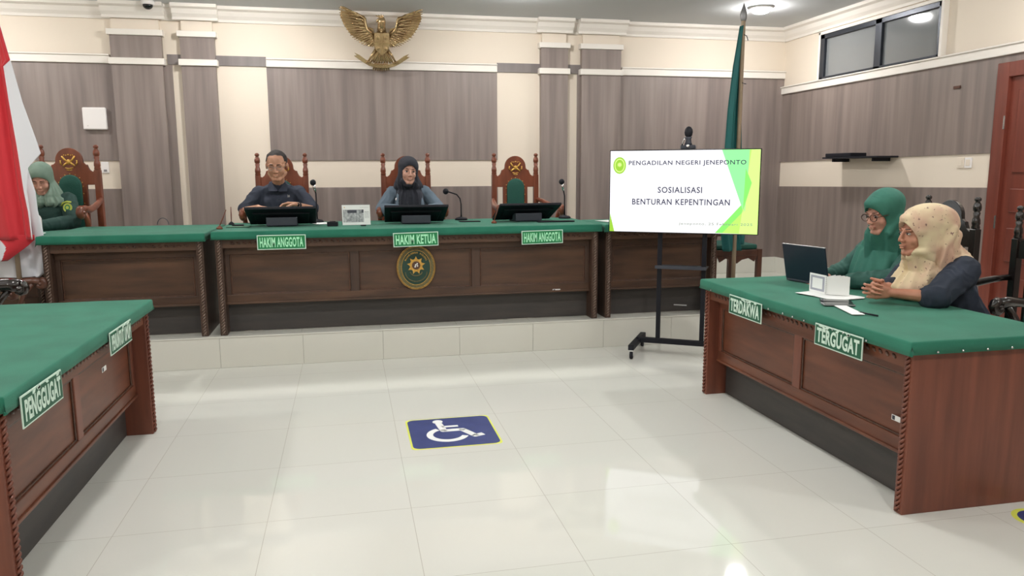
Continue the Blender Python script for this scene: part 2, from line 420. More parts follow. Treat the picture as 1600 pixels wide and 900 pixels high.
# back wall: cream base wall; laminate sheets, bands and mouldings are its parts
bw = struct('wall_back', B().box(XL, XR, YB, YB+.12, 0, CEIL), M['cream'])
def lam(x0, x1, z0, z1, th=.012, y=YB, nm='laminate_panel', mt=None): 
    return struct(nm, B().box(x0, x1, y-th, y, z0, z1, bev=.001), mt or M['lam_x'], bw)
TZ = 2.485
lam(XL, -1.62, .24, 1.292); lam(XL, -1.62, 1.565, TZ); lam(-2.02, -1.62, 1.292, 1.565); lam(XL, -3.2, 1.292, 1.565)
lam(-.74, 1.61, .24, 1.288); lam(-.74, 1.61, 1.565, TZ)
lam(2.5, XR, .42, TZ)
# dark band in the recesses
for x0, x1 in ((-1.66, -.74), (1.61, 2.98)): lam(x0, x1, 2.49, 2.585, .014, nm='grey_band', mt=M['band'])
# trims on the wall
def trim(name, x0, x1, z0, z1, d, y=YB): return struct(name, B().box(x0, x1, y-d, y, z0, z1, bev=.006), M['white_trim'], bw)
for x0, x1 in ((XL, -2.17), (-.74, 1.61), (3.0, XR)):
    trim('wall_moulding', x0, x1, TZ, TZ+.085, .035); trim('wall_moulding', x0, x1, TZ+.07, TZ+.085, .05)
# crown
def crown(parent, x0, x1, y, side=0):
    b = B()
    pr = [(0, 0), (0, -.14), (-.018, -.14), (-.024, -.115), (-.05, -.085), (-.07, -.045), (-.105, -.03), (-.11, 0)]
    b2 = bmesh.new()
    a = [b2.verts.new((x0, y+p[0], CEIL+p[1])) for p in pr]; c = [b2.verts.new((x1, y+p[0], CEIL+p[1])) for p in pr]
    b2.faces.new(a); b2.faces.new(c[::-1])
    for i in range(len(pr)): b2.faces.new((a[i], c[i], c[(i+1) % len(pr)], a[(i+1) % len(pr)]))
    b.merge(b2, M['white_trim'], False)
    return struct('crown_moulding', b, None, parent)
crown(bw, XL, XR, YB)
# pilasters
PD = .07
for k, (x0, x1) in enumerate(((-2.15, -1.695), (-1.525, -1.21), (2.08, 2.378), (2.535, 2.98))):
    e = struct('trim_%d' % (k+1), B().box(x0+.015, x1-.015, YB-PD+.021, YB-.001, .24, CEIL-.001), M['cream'])
    struct('laminate_panel', B().box(x0, x1, YB-PD, YB-PD+.02, .24, 2.48), M['lam_x'], e)
    struct('laminate_panel', B().box(x0, x1, YB-PD, YB-PD+.02, 2.53, 2.75), M['lam_x'], e)
    struct('laminate_side', B().box(x1-.014, x1-.0005, YB-PD+.021, YB-.002, .24, 2.48), M['lam_y'], e)
    struct('laminate_side', B().box(x0+.0005, x0+.014, YB-PD+.021, YB-.002, .24, 2.48), M['lam_y'], e)
    for z0, z1, g in ((2.475, 2.535, .022), (2.745, 2.80, .022)):
        b = B(); b.box(x0-g, x1+g, YB-PD-g, YB-.002, z0, z1, bev=.004); struct('cap_moulding', b, M['white_trim'], e)
    struct('laminate_side', B().box(x1-.012, x1-.0005, YB-PD+.021, YB-.002, 2.53, 2.75), M['lam_y'], e)
    struct('laminate_side', B().box(x0+.0005, x0+.012, YB-PD+.021, YB-.002, 2.53, 2.75), M['lam_y'], e)
    crown(e, x0-.05, x1+.05, YB-PD)
# right wall
rw = struct('wall_right', B().box(XR, XR+.12, YF, YB, 0, CEIL), M['cream'])
def rlam(y0, y1, z0, z1): return struct('laminate_panel', B().box(XR-.012, XR, y0, y1, z0, z1), M['lam_y'], rw)
# cream stripe runs slightly out of level, its laminate borders follow it
def rpoly(yz, mt, th, nm):
    b2 = bmesh.new()
    a = [b2.verts.new((XR-th, y, z)) for y, z in yz]; c = [b2.verts.new((XR, y, z)) for y, z in yz]
    b2.faces.new(a); b2.faces.new(c[::-1])
    for i in range(len(yz)): b2.faces.new((a[i], c[i], c[(i+1) % len(yz)], a[(i+1) % len(yz)]))
    return struct(nm, B().merge(b2, mt, False), None, rw)
RZ = 2.31
DY0, DY1 = 4.16, 5.12     # door opening incl. frame
rpoly([(YB, .24), (DY1, .24), (DY1, 1.302), (YB, 1.256)], M['lam_y'], .012, 'laminate_panel')
rpoly([(YB, 1.541), (DY1, 1.573), (DY1, RZ), (YB, RZ)], M['lam_y'], .012, 'laminate_panel')
rpoly([(DY1, 2.25), (DY0, 2.25), (DY0, RZ), (DY1, RZ)], M['lam_y'], .012, 'laminate_panel')
rpoly([(DY0, .0), (YF, .0), (YF, RZ), (DY0, RZ)], M['lam_y'], .012, 'laminate_panel')
for dz, dd in ((0, .035), (.07, .05)):
    struct('wall_moulding', B().box(XR-dd, XR, YF, YB, RZ+dz, RZ+.085, bev=.006), M['white_trim'], rw)
b = B(); b2 = bmesh.new()
pr = [(0, 0), (0, -.14), (-.018, -.14), (-.024, -.115), (-.05, -.085), (-.07, -.045), (-.105, -.03), (-.11, 0)]
a = [b2.verts.new((XR+p[0], YF, CEIL+p[1])) for p in pr]; c = [b2.verts.new((XR+p[0], YB, CEIL+p[1])) for p in pr]
b2.faces.new(a); b2.faces.new(c[::-1])
for i in range(8): b2.faces.new((a[i], c[i], c[(i+1) % 8], a[(i+1) % 8]))
b.merge(b2, M['white_trim'], False); struct('crown_moulding', b, None, rw)
struct('wall_left', B().box(XL-.12, XL, YF, YB, 0, CEIL), M['cream'])
struct('wall_front', B().box(XL-.12, XR+.12, YF-.12, YF, 0, CEIL), M['cream'])
# window on the right wall
wy0, wy1, wz0, wz1 = 5.76, 7.45, 2.395, 2.85
wn = struct('window_1', B().box(XR-.02, XR+.02, wy0, wy1, wz0, wz1, M['glass']))
b = B()
for y0, y1, z0, z1 in ((wy0, wy1, wz1-.045, wz1), (wy0, wy1, wz0, wz0+.02), (wy1-.07, wy1, wz0, wz1), (wy0, wy0+.03, wz0, wz1), (6.50, 6.59, wz0, wz1)):
    b.box(XR-.05, XR+.01, y0, y1, z0, z1, M['alu'], bev=.003)
struct('window_frame', b, None, wn)
b = B()
for y0, y1, z0, z1 in ((wy0-.03, wy0, wz0-.01, wz1+.03), (wy1, wy1+.03, wz0-.01, wz1+.03), (wy0-.03, wy1+.03, wz1, wz1+.03)):
    b.box(XR-.056, XR, y0, y1, z0, z1, M['white_trim'], bev=.003)
struct('window_surround', b, None, wn)
# door on the right wall
dr = struct('door_1', B().box(XR-.025, XR-.001, DY0+.11, DY1-.11, 0, 2.14, M['door']))
b = B()
b.box(XR-.06, XR, DY1-.11, DY1, 0, 2.25, M['door'], bev=.004); b.box(XR-.06, XR, DY0, DY0+.11, 0, 2.25, M['door'], bev=.004); b.box(XR-.058, XR, DY0+.108, DY1-.108, 2.14, 2.25, M['door'], bev=.004)
struct('door_frame', b, None, dr)
for z0, z1 in ((.12, .62), (.74, 1.0), (1.12, 1.3), (1.42, 2.04)):
    b = B()
    for y0, y1 in ((DY0+.19, (DY0+DY1)/2-.04), ((DY0+DY1)/2+.04, DY1-.19)):
        b.box(XR-.038, XR-.024, y0, y1, z0, z1, M['door'], bev=.006)
    struct('door_panel', b, None, dr)
for z in (1.04, 1.80): struct('hinge', B().box(XR-.066, XR-.058, DY1-.115, DY1-.10, z-.05, z+.05, M['chrome']), None, dr)
struct('door_handle', B().tube([(XR-.03, 4.34, 1.02), (XR-.08, 4.34, 1.02), (XR-.085, 4.46, 1.02)], .009, M['chrome']), None, dr)

# podium
PZ, PY = .24, 5.87
pd = struct('podium', B().box(XL, XR, PY, YB, 0, PZ-.001), M['podium'])
pd['label'] = 'low tiled podium step under the long row of desks'
b = B(); b.box(XL, XR, PY-.012, PY+.05, PZ-.012, PZ, M['tile_s'], bev=.003); struct('step_nosing', b, None, pd)
b = B()
x = -.965-.6*7
while x < XR:
    b.box(max(x+.001, XL), min(x+.599, XR), PY-.008, PY, .001, PZ-.013, M['tile_s'], bev=.001); x += .6
struct('riser_tiles', b, None, pd)
struct('baseboard_right', B().box(XR-.014, XR-.001, DY1, YB, 0, .42, M['tile_s'], bev=.002))
struct('baseboard_back', B().box(2.99, XR, YB-.018, YB-.001, PZ, .42, M['tile_s'], bev=.002))

# ================================================================== CEILING LIGHTS
def downlight(x, y, label):
    t = empty('ceiling_light', (x, y, CEIL), 0, label, 'ceiling light', 'round ceiling downlights')
    b = B(); b.lathe([(.10, -.001), (.115, -.004), (.118, -.012), (.108, -.02), (.092, -.018), (.09, -.004)], M['white'], 28); b.obj('rim', t)
    b = B(); b.lathe([(.088, -.016), (.086, -.035), (.070, -.052), (.040, -.062), (.002, -.066)], LM, 16); b.obj('diffuser', t)
LM = mat('lamp_diffuser', (1, 1, 1), .5, emit=(1, .98, .955), estr=LAMP_E)
for x, y, l in ((4.07, 7.15, 'lit ceiling downlight above the green flag in the right corner'),
                (-.86, 7.15, 'lit ceiling downlight above the left end of the judges desk'),
                (1.62, 6.95, 'lit ceiling downlight above the right end of the judges desk'),
                (-3.3, 7.1, 'lit ceiling downlight above the clerk in the left corner'),
                (4.1, 4.1, 'lit ceiling downlight above the two seated women on the right'),
                (1.6, 4.0, 'lit ceiling downlight over the middle of the open floor'),
                (-.86, 4.0, 'lit ceiling downlight over the open floor beside the left desk'),
                (-3.3, 4.0, 'lit ceiling downlight over the seats behind the left desk'),
                (4.1, 1.0, 'lit ceiling downlight near the right wall behind the right desk'),
                (1.6, .9, 'lit ceiling downlight above the camera on the right'),
                (-.86, .9, 'lit ceiling downlight above the camera on the left'),
                (-3.3, .9, 'lit ceiling downlight near the left wall beside the camera')):
    downlight(x, y, l)
t = empty('dome_camera', (-1.76, 8.0, CEIL), 0, 'small white dome security camera with a black bubble on the ceiling', 'security camera')
B().lathe([(.055, 0), (.06, -.01), (.058, -.03), (.05, -.036)], M['white'], 20).obj('base', t)
B().lathe([(.046, -.034), (.044, -.05), (.034, -.066), (.018, -.076), (.002, -.079)], M['blackgloss'], 20).obj('bubble', t)

# ================================================================== DESKS
def helix(b, x, y, z0, z1, r, mt):
    n = int((z1-z0)/.0045)
    for ph in (0, PI):
        pts = [(x+r*.55*math.cos(ph+i*.62), y+r*.55*math.sin(ph+i*.62), z0+(z1-z0)*i/n) for i in range(n+1)]
        b.tube(pts, r*.55, mt, 5)
def desk(name, label, loc, rz, L, D, H, panels=3, feet=True, signs=(), tacks=None, wood=('wood_h', 'wood_v'), rope=True, cloth_over=.035):
    """front faces -y, origin on the ground at the middle of the front edge; top of the cloth at H"""
    t = empty(name, loc, rz, label, 'desk')
    wh, wv = M[wood[0]], M[wood[1]]
    hL = L/2; top = H-.012; zb = H-.05
    B().box(-hL, hL, 0, D, zb, top-.004, wh).obj('desk_top', t)
    for s_ in (-1, 1):
        x0, x1 = (-hL, -hL+.05) if s_ < 0 else (hL-.05, hL)
        sp = B().box(x0, x1, .012, D-.02, 0, zb, wv, bev=.003).obj('side_panel', t)
        if rope:
            b = B(); helix(b, (x0+x1)/2, .011, .01, zb-.002, .0130, M['rope'] if wood[0] == 'judge_h' else wv); b.obj('rope_moulding', sp)
    # apron with slanted carving
    ap = B().box(-hL+.05, hL-.05, .02, .05, zb-.075, zb, wh).obj('apron', t)
    b = B(); n = int((L-.2)/.042)
    for i in range(n):
        x = -hL+.1+(L-.2)*(i+.5)/n
        b.ell((x, .019, zb-.04), (.017, .006, .009), M['wood_dk'], sub=1, rot=Matrix.Rotation(R(38), 3, 'Y'))
    b.obj('carving', ap)
    # front panel
    fy = .10
    fp = B().box(-hL+.05, hL-.05, fy, fy+.02, .22, zb-.07, wh).obj('front_panel', t)
    W = (L-.10)/panels
    b = B()
    zt, zq = zb-.08, .235
    for i in range(panels+1):
        x = -hL+.05+W*i
        b.box(max(x-.035, -hL+.05), min(x+.035, hL-.05), fy-.014, fy+.001, zq, zt, wv, bev=.004)
    b.box(-hL+.05, hL-.05, fy-.015, fy, zq, zq+.06, wh, bev=.004); b.box(-hL+.05, hL-.05, fy-.015, fy, zt-.05, zt, wh, bev=.004)
    b.box(-hL+.05, hL-.05, fy-.024, fy, .222, .238, wh, bev=.004)
    b.obj('panel_frame', fp)
    b = B()
    for i in range(panels):
        xa, xb = -hL+.05+W*i+.036, -hL+.05+W*(i+1)-.036
        for q in ((xa, xb, zq+.058, zq+.068), (xa, xb, zt-.06, zt-.05), (xa, xa+.01, zq+.06, zt-.05), (xb-.01, xb, zq+.06, zt-.05)):
            b.box(q[0], q[1], fy-.008, fy+.001, q[2], q[3], M['wood_dk'], bev=.003)
    b.obj('panel_bead', fp)
    B().box(-hL+.05, hL-.05, .15, .17, .004, .223, M['kick']).obj('kick_board', t)
    # inner shelf at the back
    B().box(-hL+.05, hL-.05, .17, .42, H*.5-.01, H*.5+.01, wh).obj('inner_shelf', t)
    # cloth: draped sheet with soft overhang
    o = cloth_over; b2 = bmesh.new()
    nx = int(L/.05); grid = {}
    prof = [(-o*.52, H-.060), (-o*.58, H-.035), (-o*.54, H-.008), (-o*.44, H-.0015), (-o*.3, H), (.02, H)]
    ys = [(.02+(D-.04)*k/12, H) for k in range(1, 12)]
    backp = [(D-.02, H), (D+o*.35, H), (D+o*.46, H-.0015), (D+o*.52, H-.008), (D+o*.5, H-.05)]
    P = prof+ys+backp
    xs = [(-hL-o*.55, -.055), (-hL-o*.58, -.008), (-hL-o*.48, -.0015), (-hL-o*.35, 0)] + [(-hL+L*k/nx, 0) for k in range(nx+1)] + [(hL+o*.35, 0), (hL+o*.48, -.0015), (hL+o*.58, -.008), (hL+o*.55, -.055)]
    for i, (x, dz) in enumerate(xs):
        for j, (y, z) in enumerate(P):
            zz = min(z, H+dz) if dz < 0 else z
            if dz < -.01 and (j < 3 or j > len(P)-3): zz = min(z, H+dz)
            if z >= H-.001 and dz == 0: zz += noise.noise(Vector((x*4+loc[0], y*4, 0)))*.0022
            wob = noise.noise(Vector((x*7, j*.3, 3)))*.003 if j < 2 else 0
            grid[i, j] = b2.verts.new((x, y+wob, zz))
    for i in range(len(xs)-1):
        for j in range(len(P)-1): b2.faces.new((grid[i, j], grid[i+1, j], grid[i+1, j+1], grid[i, j+1]))
    # give thickness
    bmesh.ops.recalc_face_normals(b2, faces=b2.faces[:])
    if sum(f.normal.z for f in b2.faces) < 0: bmesh.ops.reverse_faces(b2, faces=b2.faces[:])
    bmesh.ops.solidify(b2, geom=b2.faces[:], thickness=.003)
    cl = B().merge(b2, M['green'], True).obj('tablecloth', t)
    cl['label'] = 'green felt cover stretched over the top'
    for (tx, ty, tz) in (tacks or ()):
        B().ell((0, 0, 0), (.006, .006, .006), M['chrome'], sub=1).obj('tack', cl, loc=(tx, ty, tz))
    for (sx, sz, w_, h_, txt, style, rot) in signs:
        name_sign(t, sx, sz, w_, h_, txt, style, rot, -o*.62-.006)
    return t
def name_sign(t, sx, sz, w_, h_, txt, style, rot, y):
    T = Matrix.Translation((sx, y, sz)) @ Matrix.Rotation(R(rot), 4, 'Y')
    bright = style == 'bright'
    b = B(); b.box(-w_/2, w_/2, -.002, .002, -h_/2, h_/2, M['signwhite'], T=T)
    bd = .006
    b.box(-w_/2+bd, w_/2-bd, -.0035, -.0015, -h_/2+bd, h_/2-bd, M['signgreen'] if bright else M['signdark'], T=T)
    s = b.obj('name_sign', t); s['label'] = 'green name plate with white letters reading ' + txt.lower().title()
    b = B(); add_text(b, txt, 0, 0, -.0036, w_*.89, h_*.68, M['letters'] if bright else M['signwhite'], .030, T=T, spacing=1.06); 
    b.obj('lettering', s)
    if not bright:
        # torn tape remnants along the top edge
        random.seed(len(txt)*7+int(w_*100)); b = B()
        for k in range(6):
            x = random.uniform(-w_*.44, w_*.44); z = h_/2-random.uniform(.004, .012); a = random.uniform(-.5, .5)
            TT = T @ Matrix.Translation((x, -.0045, z)) @ Matrix.Rotation(a, 4, 'Y')
            b.prism([(-.012, -.004), (.004, -.006), (.016, .002), (.006, .006), (-.01, .004)], -.001, .001, M['signwhite'], T=TT)
        b.obj('tape_scraps', s)
MD = desk('judge_desk', 'long dark wood desk with green cover and an oval court emblem on its front', (.515, 5.885, PZ), 0, 2.95, .95, .78, 3, wood=('judge_h', 'judge_v'),
     signs=((-1.0, .695, .348, .108, 'HAKIM ANGGOTA', 'bright', 0), (-.008, .693, .345, .108, 'HAKIM KETUA', 'bright', -1), (.995, .688, .338, .108, 'HAKIM ANGGOTA', 'bright', -1)))
desk('side_desk', 'dark wood desk with green cover left of the judges desk', (-1.578, 5.89, PZ), 0, 1.07, .95, .77, 1, wood=('judge_h', 'judge_v'))
desk('side_desk', 'dark wood desk with green cover standing behind the television', (2.552, 5.89, PZ), 0, .985, .62, .775, 1, wood=('judge_h', 'judge_v'))
desk('clerk_desk', 'dark wood desk at the far left where the clerk in green sits', (-3.05, 6.12, PZ), 0, 1.72, .66, .755, 2, wood=('judge_h', 'judge_v'))
rt = []
for y in (4.33, 3.66, 3.52, 3.43, 3.33, 3.20, 3.10, 3.02, 2.86): rt.append((3.55-y, -.029, .707+.0*y))
for x in (.10, .22, .34, .46, .62): rt.append((.935+.024, x, .712))
RD = desk('right_desk', 'red-brown wood desk with green cover in front of the two women', (2.235, 3.55, 0), -PI/2, 1.86, .76, .755, 2, tacks=rt,
     signs=((3.55-3.91, .664, .362, .112, 'TERDAKWA', 'worn', 0), (3.55-3.058, .662, .352, .105, 'TERGUGAT', 'worn', 0)))
LD = desk('left_desk', 'red-brown wood desk with green cover in the left foreground', (-1.095, 3.54, 0), PI/2, 1.86, .72, .755, 2,
     signs=((2.865-3.54, .672, .362, .11, 'PENGGUGAT', 'worn', 0), (3.825-3.54, .683, .345, .105, 'PENUNTUT UMUM', 'worn', 0)))
RD.name = 'advocate_desk'; LD.name = 'advocate_desk'
# asset stickers on the desk fronts
def sticker(t, x, z, y):
    b = B(); b.box(x-.032, x+.032, y-.002, y, z-.012, z+.012, M['paper']); b.box(x-.027, x-.011, y-.003, y-.001, z-.009, z+.009, M['greyblack'])
    s = b.obj('inventory_sticker', t); s['label'] = 'small white inventory sticker'
sticker(MD, 1.66-.515, .475-PZ+.0, .085); sticker(RD, 3.55-2.775, .37, .085); sticker(LD, 3.96-3.54, .50, .099)

# oval emblem on the judges desk
b = B()
def oval(rx, rz, n=48): return [(rx*math.cos(2*PI*i/n), rz*math.sin(2*PI*i/n)) for i in range(n)]
ex, ez, ey = .515-.515, .702-PZ, .078
TE = Matrix.Translation((ex-.003, ey, ez))
em = B(); em.prism(oval(.149, .172), -.004, .006, M['wood_dk'], T=TE); 
EO = mat('olive_ring', srgb(112, 104, 66), .6, scale=(90, 90, 90), col2=srgb(88, 82, 52)); EG = mat('emblem_green', srgb(30, 62, 50), .6)
em.prism(oval(.143, .166), -.007, 0, EO, T=TE); em.prism(oval(.112, .136), -.009, 0, EG, T=TE)
eo = em.obj('court_emblem', MD); eo['label'] = 'oval green and gold court emblem'
b = B()
for rx, rz in ((.149, .172), (.141, .164), (.113, .137)):
    ring = [(rx*math.cos(2*PI*i/60), -.007 if rx > .12 else -.009, rz*math.sin(2*PI*i/60)) for i in range(61)]
    b.tube(ring, .0022, M['gold'], 5, T=TE)
b.obj('rings', eo)
b = B(); pts = []
for k in range(9):
    a = PI/2+2*PI*k/9
    pts += [(.072*math.cos(a), .072*math.sin(a)), (.050*math.cos(a+.22), .050*math.sin(a+.22)), (.050*math.cos(a+.5), .050*math.sin(a+.5))]
b.prism(pts, -.013, -.008, M['gold'], T=TE @ Matrix.Translation((0, 0, .018)))
b.prism([(.033*math.cos(2*PI*i/20), .033*math.sin(2*PI*i/20)) for i in range(20)], -.016, -.012, M['wood_dk'], T=TE @ Matrix.Translation((0, 0, .018)))
for dx, dz in ((-.008, -.010), (.008, .012), (.010, -.004), (-.004, .004)): b.ell((dx, -.016, .018+dz), (.007, .003, .008), M['paper'], T=TE, sub=1)
b.obj('sun_shield', eo)
b = B()
for i, ch in enumerate('MAHKAMAH AGUNG'):
    if ch == ' ': continue
    a = R(150-120*(i/13)); 
    TT = TE @ Matrix.Translation((.093*math.cos(a), -.0092, .112*math.sin(a)+.006)) @ Matrix.Rotation(-(a-PI/2), 4, 'Y')
    add_text(b, ch, 0, 0, 0, None, .015, M['gold'], .01, T=TT)
b.obj('arc_lettering', eo)
b = B()
b.tube([(.085*math.cos(R(a)), -.011, -.035+.075*math.sin(R(a))) for a in range(180, 361, 12)], .004, EO, 6, T=TE)
b.tube([(.045*math.cos(R(a)), -.010, -.035+.030*math.sin(R(a))) for a in range(180, 361, 15)], .005, EO, 6, T=TE)
b.obj('laurel', eo)

# ================================================================== THRONE CHAIRS
def throne(kind, wood, loc, rz, label, group, scale=1., crest=True, arms=True, fat=1.):
    t = empty(kind, loc, rz, label, 'chair', group, scale)
    wd = M[wood]
    # seat faces -y; back at y=+.27
    bp_y = .27
    b = B()
    up = [(-.19, .60), (-.19, .54), (.19, .54), (.19, .60), (.125, .62), (.125, 1.052), (.19, 1.052), (.19, 1.165)]
    right = [(.175, 1.16), (.155, 1.175), (.143, 1.20), (.138, 1.218), (.122, 1.222), (.108, 1.235)]
    dome = arc(0, 1.25, .106, 0, 180, 16)
    left = [(-x, z) for x, z in right[::-1]]
    pts = up+right+dome+left+[(-.19, 1.165), (-.19, 1.052), (-.125, 1.052), (-.125, .62)]
    b.prism(pts, bp_y-.014, bp_y+.014, wd, bev=.004)
    bk = b.obj('backrest', t)
    pad = [(-.088, .62), (.088, .62)]+arc(0, 1.048, .088, 0, 180, 14)
    pd_ = B().prism(pad, bp_y-.035, bp_y-.012, M['pad'], bev=.008, smooth=True).obj('back_pad', bk)
    if crest:
        b = B()
        for k in range(16):
            pass
        for a, z in [(-.095, zz) for zz in (.66, .74, .82, .90, .98, 1.04)]+[(.095, zz) for zz in (.66, .74, .82, .90, .98, 1.04)]: b.ell((a, bp_y-.016, z), (.005, .005, .005), M['gold'], sub=1)
        for a in range(15, 180, 25): b.ell((.095*math.cos(R(a)), bp_y-.016, 1.048+.095*math.sin(R(a))), (.005, .005, .005), M['gold'], sub=1)
        o = b.obj('tacks', bk); o['kind'] = 'stuff'
        b = B(); cz = 1.245; y = bp_y-.018
        b.ell((0, y, cz-.004), (.022, .008, .022), M['gold'])
        for sx in (-1, 1):
            b.tube([(sx*.014, y, cz), (sx*.034, y, cz+.018), (sx*.050, y, cz+.044)], [.008, .008, .007], M['gold'], 6)
            b.tube([(sx*.014, y, cz-.012), (sx*.034, y, cz-.026), (sx*.046, y, cz-.040)], [.008, .008, .007], M['gold'], 6)
            b.tube([(sx*.062, y, cz+.010), (sx*.064, y, cz-.010), (sx*.056, y, cz-.026)], .0065, M['gold'], 6)
            b.ell((sx*.018, y, cz+.050), (.006, .005, .006), M['gold'], sub=1); b.ell((sx*.034, y, cz+.052), (.006, .005, .006), M['gold'], sub=1)
        b.ell((0, y, cz+.054), (.008, .005, .008), M['gold'], sub=1)
        b.tube([(-.030, y, cz-.052), (0, y, cz-.060), (.030, y, cz-.052)], .005, M['gold'], 6)
        b.tube([(-.022, y, cz-.068), (0, y, cz-.073), (.022, y, cz-.068)], .004, M['gold'], 6)
        b.obj('gold_crest', bk)
    for s_ in (-1, 1):
        x = s_*.213
        b = B(); b.box(x-.024, x+.024, bp_y-.024, bp_y+.024, 0, 1.175, wd, bev=.004)
        b.lathe([(.022, 1.17), (.026, 1.185), (.022, 1.20), (.026, 1.21), (.024, 1.235), (.017, 1.255), (.022, 1.28), (.016, 1.285), (.024, 1.295), (.026, 1.315), (.022, 1.335), (.012, 1.350), (.020, 1.358), (.021, 1.370), (.012, 1.380), (.002, 1.382)], wd, 14, T=Matrix.Translation((x, bp_y, 0)))
        b.obj('back_post', t)
        # front leg + arm
        ax = s_*.272
        b = B(); b.box(s_*.235-.024, s_*.235+.024, -.27, -.222, 0, .46, wd, bev=.004); b.obj('front_leg', t)
        if arms:
            ar = B()
            pp = [(s_*.225, bp_y-.01, .93), (s_*.25, .15, .915), (s_*.272, .0, .885), (s_*.285, -.15, .865), (s_*.29, -.27, .875), (s_*.29, -.335, .865)]
            ar.tube(pp, [q_*fat for q_ in (.020, .022, .026, .027, .030, .030)], wd, 10)
            for k in range(9):
                pass
            sw = [(ax_, -.335+.030*math.cos(R(q)), .850+.030*math.sin(R(q))) for q, ax_ in [(90, s_*.29), (135, s_*.29), (180, s_*.29), (225, s_*.29), (270, s_*.29), (315, s_*.29), (360, s_*.29)]]
            ar.tube(sw, [.028, .028, .027, .026, .024, .020, .014], wd, 10)
            ar.ell((s_*.29, -.335, .850), (.036*fat, .020*fat, .020*fat), wd)
            ao = ar.obj('armrest', t)
            b = B(); b.tube([(s_*.24, -.235, .44), (s_*.255, -.19, .55), (s_*.275, -.16, .66), (s_*.285, -.20, .76), (s_*.288, -.27, .85)], [.024, .020, .018, .020, .022], wd, 8); b.obj('arm_support', t)
    b = B(); b.box(-.235, .235, -.265, .27, .40, .455, wd, bev=.006)
    ap = [(-.21, .40), (-.18, .34), (-.12, .375), (-.05, .36), (0, .325), (.05, .36), (.12, .375), (.18, .34), (.21, .40)]
    b.prism(ap, -.265, -.245, wd, bev=.002); b.obj('seat_frame', t)
    b = B(); b.box(-.22, .22, -.25, .245, .455, .505, M['pad'], bev=.018); o = b.obj('seat_cushion', t)
    return t
JG = 'carved brown armchairs behind the judges desk'
throne('carved_armchair', 'teak', (-.582, 7.16, PZ), 0, 'carved brown armchair behind the man in the navy shirt', JG)
throne('carved_armchair', 'teak', (.565, 7.16, PZ), R(1), 'carved brown armchair behind the woman in the grey blazer', JG)
throne('carved_armchair', 'teak', (1.645, 7.16, PZ), R(2), 'empty carved brown armchair with gold crest and green back pad', JG)
throne('carved_armchair', 'teak', (-2.37, 7.09, PZ), R(-4), 'carved brown armchair with gold crest behind the clerk in green', JG, 1.05)
KG = 'dark carved armchairs on the right side'
throne('dark_armchair', 'blackwood', (3.43, 4.07, 0), -PI/2, 'black carved armchair of the woman in the green scarf', KG, .93, crest=False)
throne('dark_armchair', 'blackwood', (3.48, 3.42, 0), -PI/2, 'black carved armchair of the woman in the beige scarf', KG, .90, crest=False)
t = throne('wooden_chair', 'brownwood', (3.62, 6.86, PZ), 0, 'brown wooden chair on the podium behind the television', None, 1., crest=False, arms=False)
B().tube([(-.235, -.245, .45), (-.245, -.24, .50), (-.20, -.19, .57), (-.15, -.1, .64), (-.12, .0, .66)], [.022, .02, .022, .024, .02], M['brownwood'], 8).obj('arm_support', t)
throne('dark_armchair', 'blackwood', (-2.24, 4.78, 0), PI/2, 'glossy black armchair behind the left foreground desk', None, .9, crest=False, fat=1.5)
throne('wooden_armchair', 'brownwood', (-2.36, 5.52, 0), PI/2, 'brown wooden armchair beside the red and white flag', None, .82, crest=False)

# ================================================================== DESK OBJECTS
DT = PZ+.78+.002
def monitor(x, y, rz, w_, label):
    t = empty('monitor', (x, y, DT), rz, label, 'monitor', 'black monitors on the judges desk')
    # back faces -y (camera), leaning: top edge forward (towards -y)
    T = Matrix.Translation((0, 0, .083)) @ Matrix.Rotation(R(63), 4, 'X')
    hw = w_/2; H2 = .15
    b = B(); b.prism([(-hw, H2), (hw, H2), (hw-.012, -H2), (-hw+.012, -H2)], -.012, .010, M['black'], T=T, bev=.004)
    b.prism([(-hw*.80, H2*.55), (hw*.80, H2*.55), (hw*.74, -H2*.8), (-hw*.74, -H2*.8)], -.024, -.010, M['black'], T=T, bev=.010)
    b.obj('housing', t)
    b = B(); b.box(-hw+.008, hw-.008, .0102, .0112, -H2+.012, H2-.008, M['blackgloss'], T=T); b.obj('screen', t)
    B().box(-.115, .115, -.055, .12, 0, .014, M['greyblack'], bev=.004).obj('foot', t)
    b = B(); b.prism([(-.118, .006), (.118, .006), (.118, .070), (-.118, .070)], -.075, .02, M['greyblack'], bev=.003); b.obj('stand', t)
monitor(-.512, 6.36, 0, .545, 'black monitor seen from behind in front of the man in navy')
monitor(.552, 6.36, 0, .52, 'black monitor seen from behind in front of the woman in the grey blazer')
monitor(1.505, 6.40, R(6), .55, 'black monitor seen from behind in front of the empty chair')
def mic(x, y, pts, label, head_r=.026, silver=True):
    t = empty('desk_microphone', (x, y, DT), 0, label, 'microphone', 'gooseneck microphones on the judges desk')
    b = B(); b.lathe([(.055, 0), (.057, .008), (.045, .020), (.015, .026), (.009, .03)], M['black'], 20); b.obj('base', t)
    n = len(pts); B().tube([(0, 0, .02)]+pts, [.008]+[.006]*n, M['black'], 8).obj('gooseneck', t)
    e = Vector(pts[-1]); p = Vector(pts[-2]); d = (e-p).normalized()
    if silver:
        b = B(); b.tube([e-d*.01, e+d*.055], [.010, .014], M['chrome'], 10); b.obj('collar', t); e = e+d*.06
    b = B(); b.ell(e+d*.012, (head_r, head_r, head_r*1.05), M['black']); b.obj('windscreen', t)
mic(-.256, 6.72, [(0, 0, .12), (0, 0, .24), (-.006, -.01, .27)], 'black microphone on a straight stem right of the man in navy')
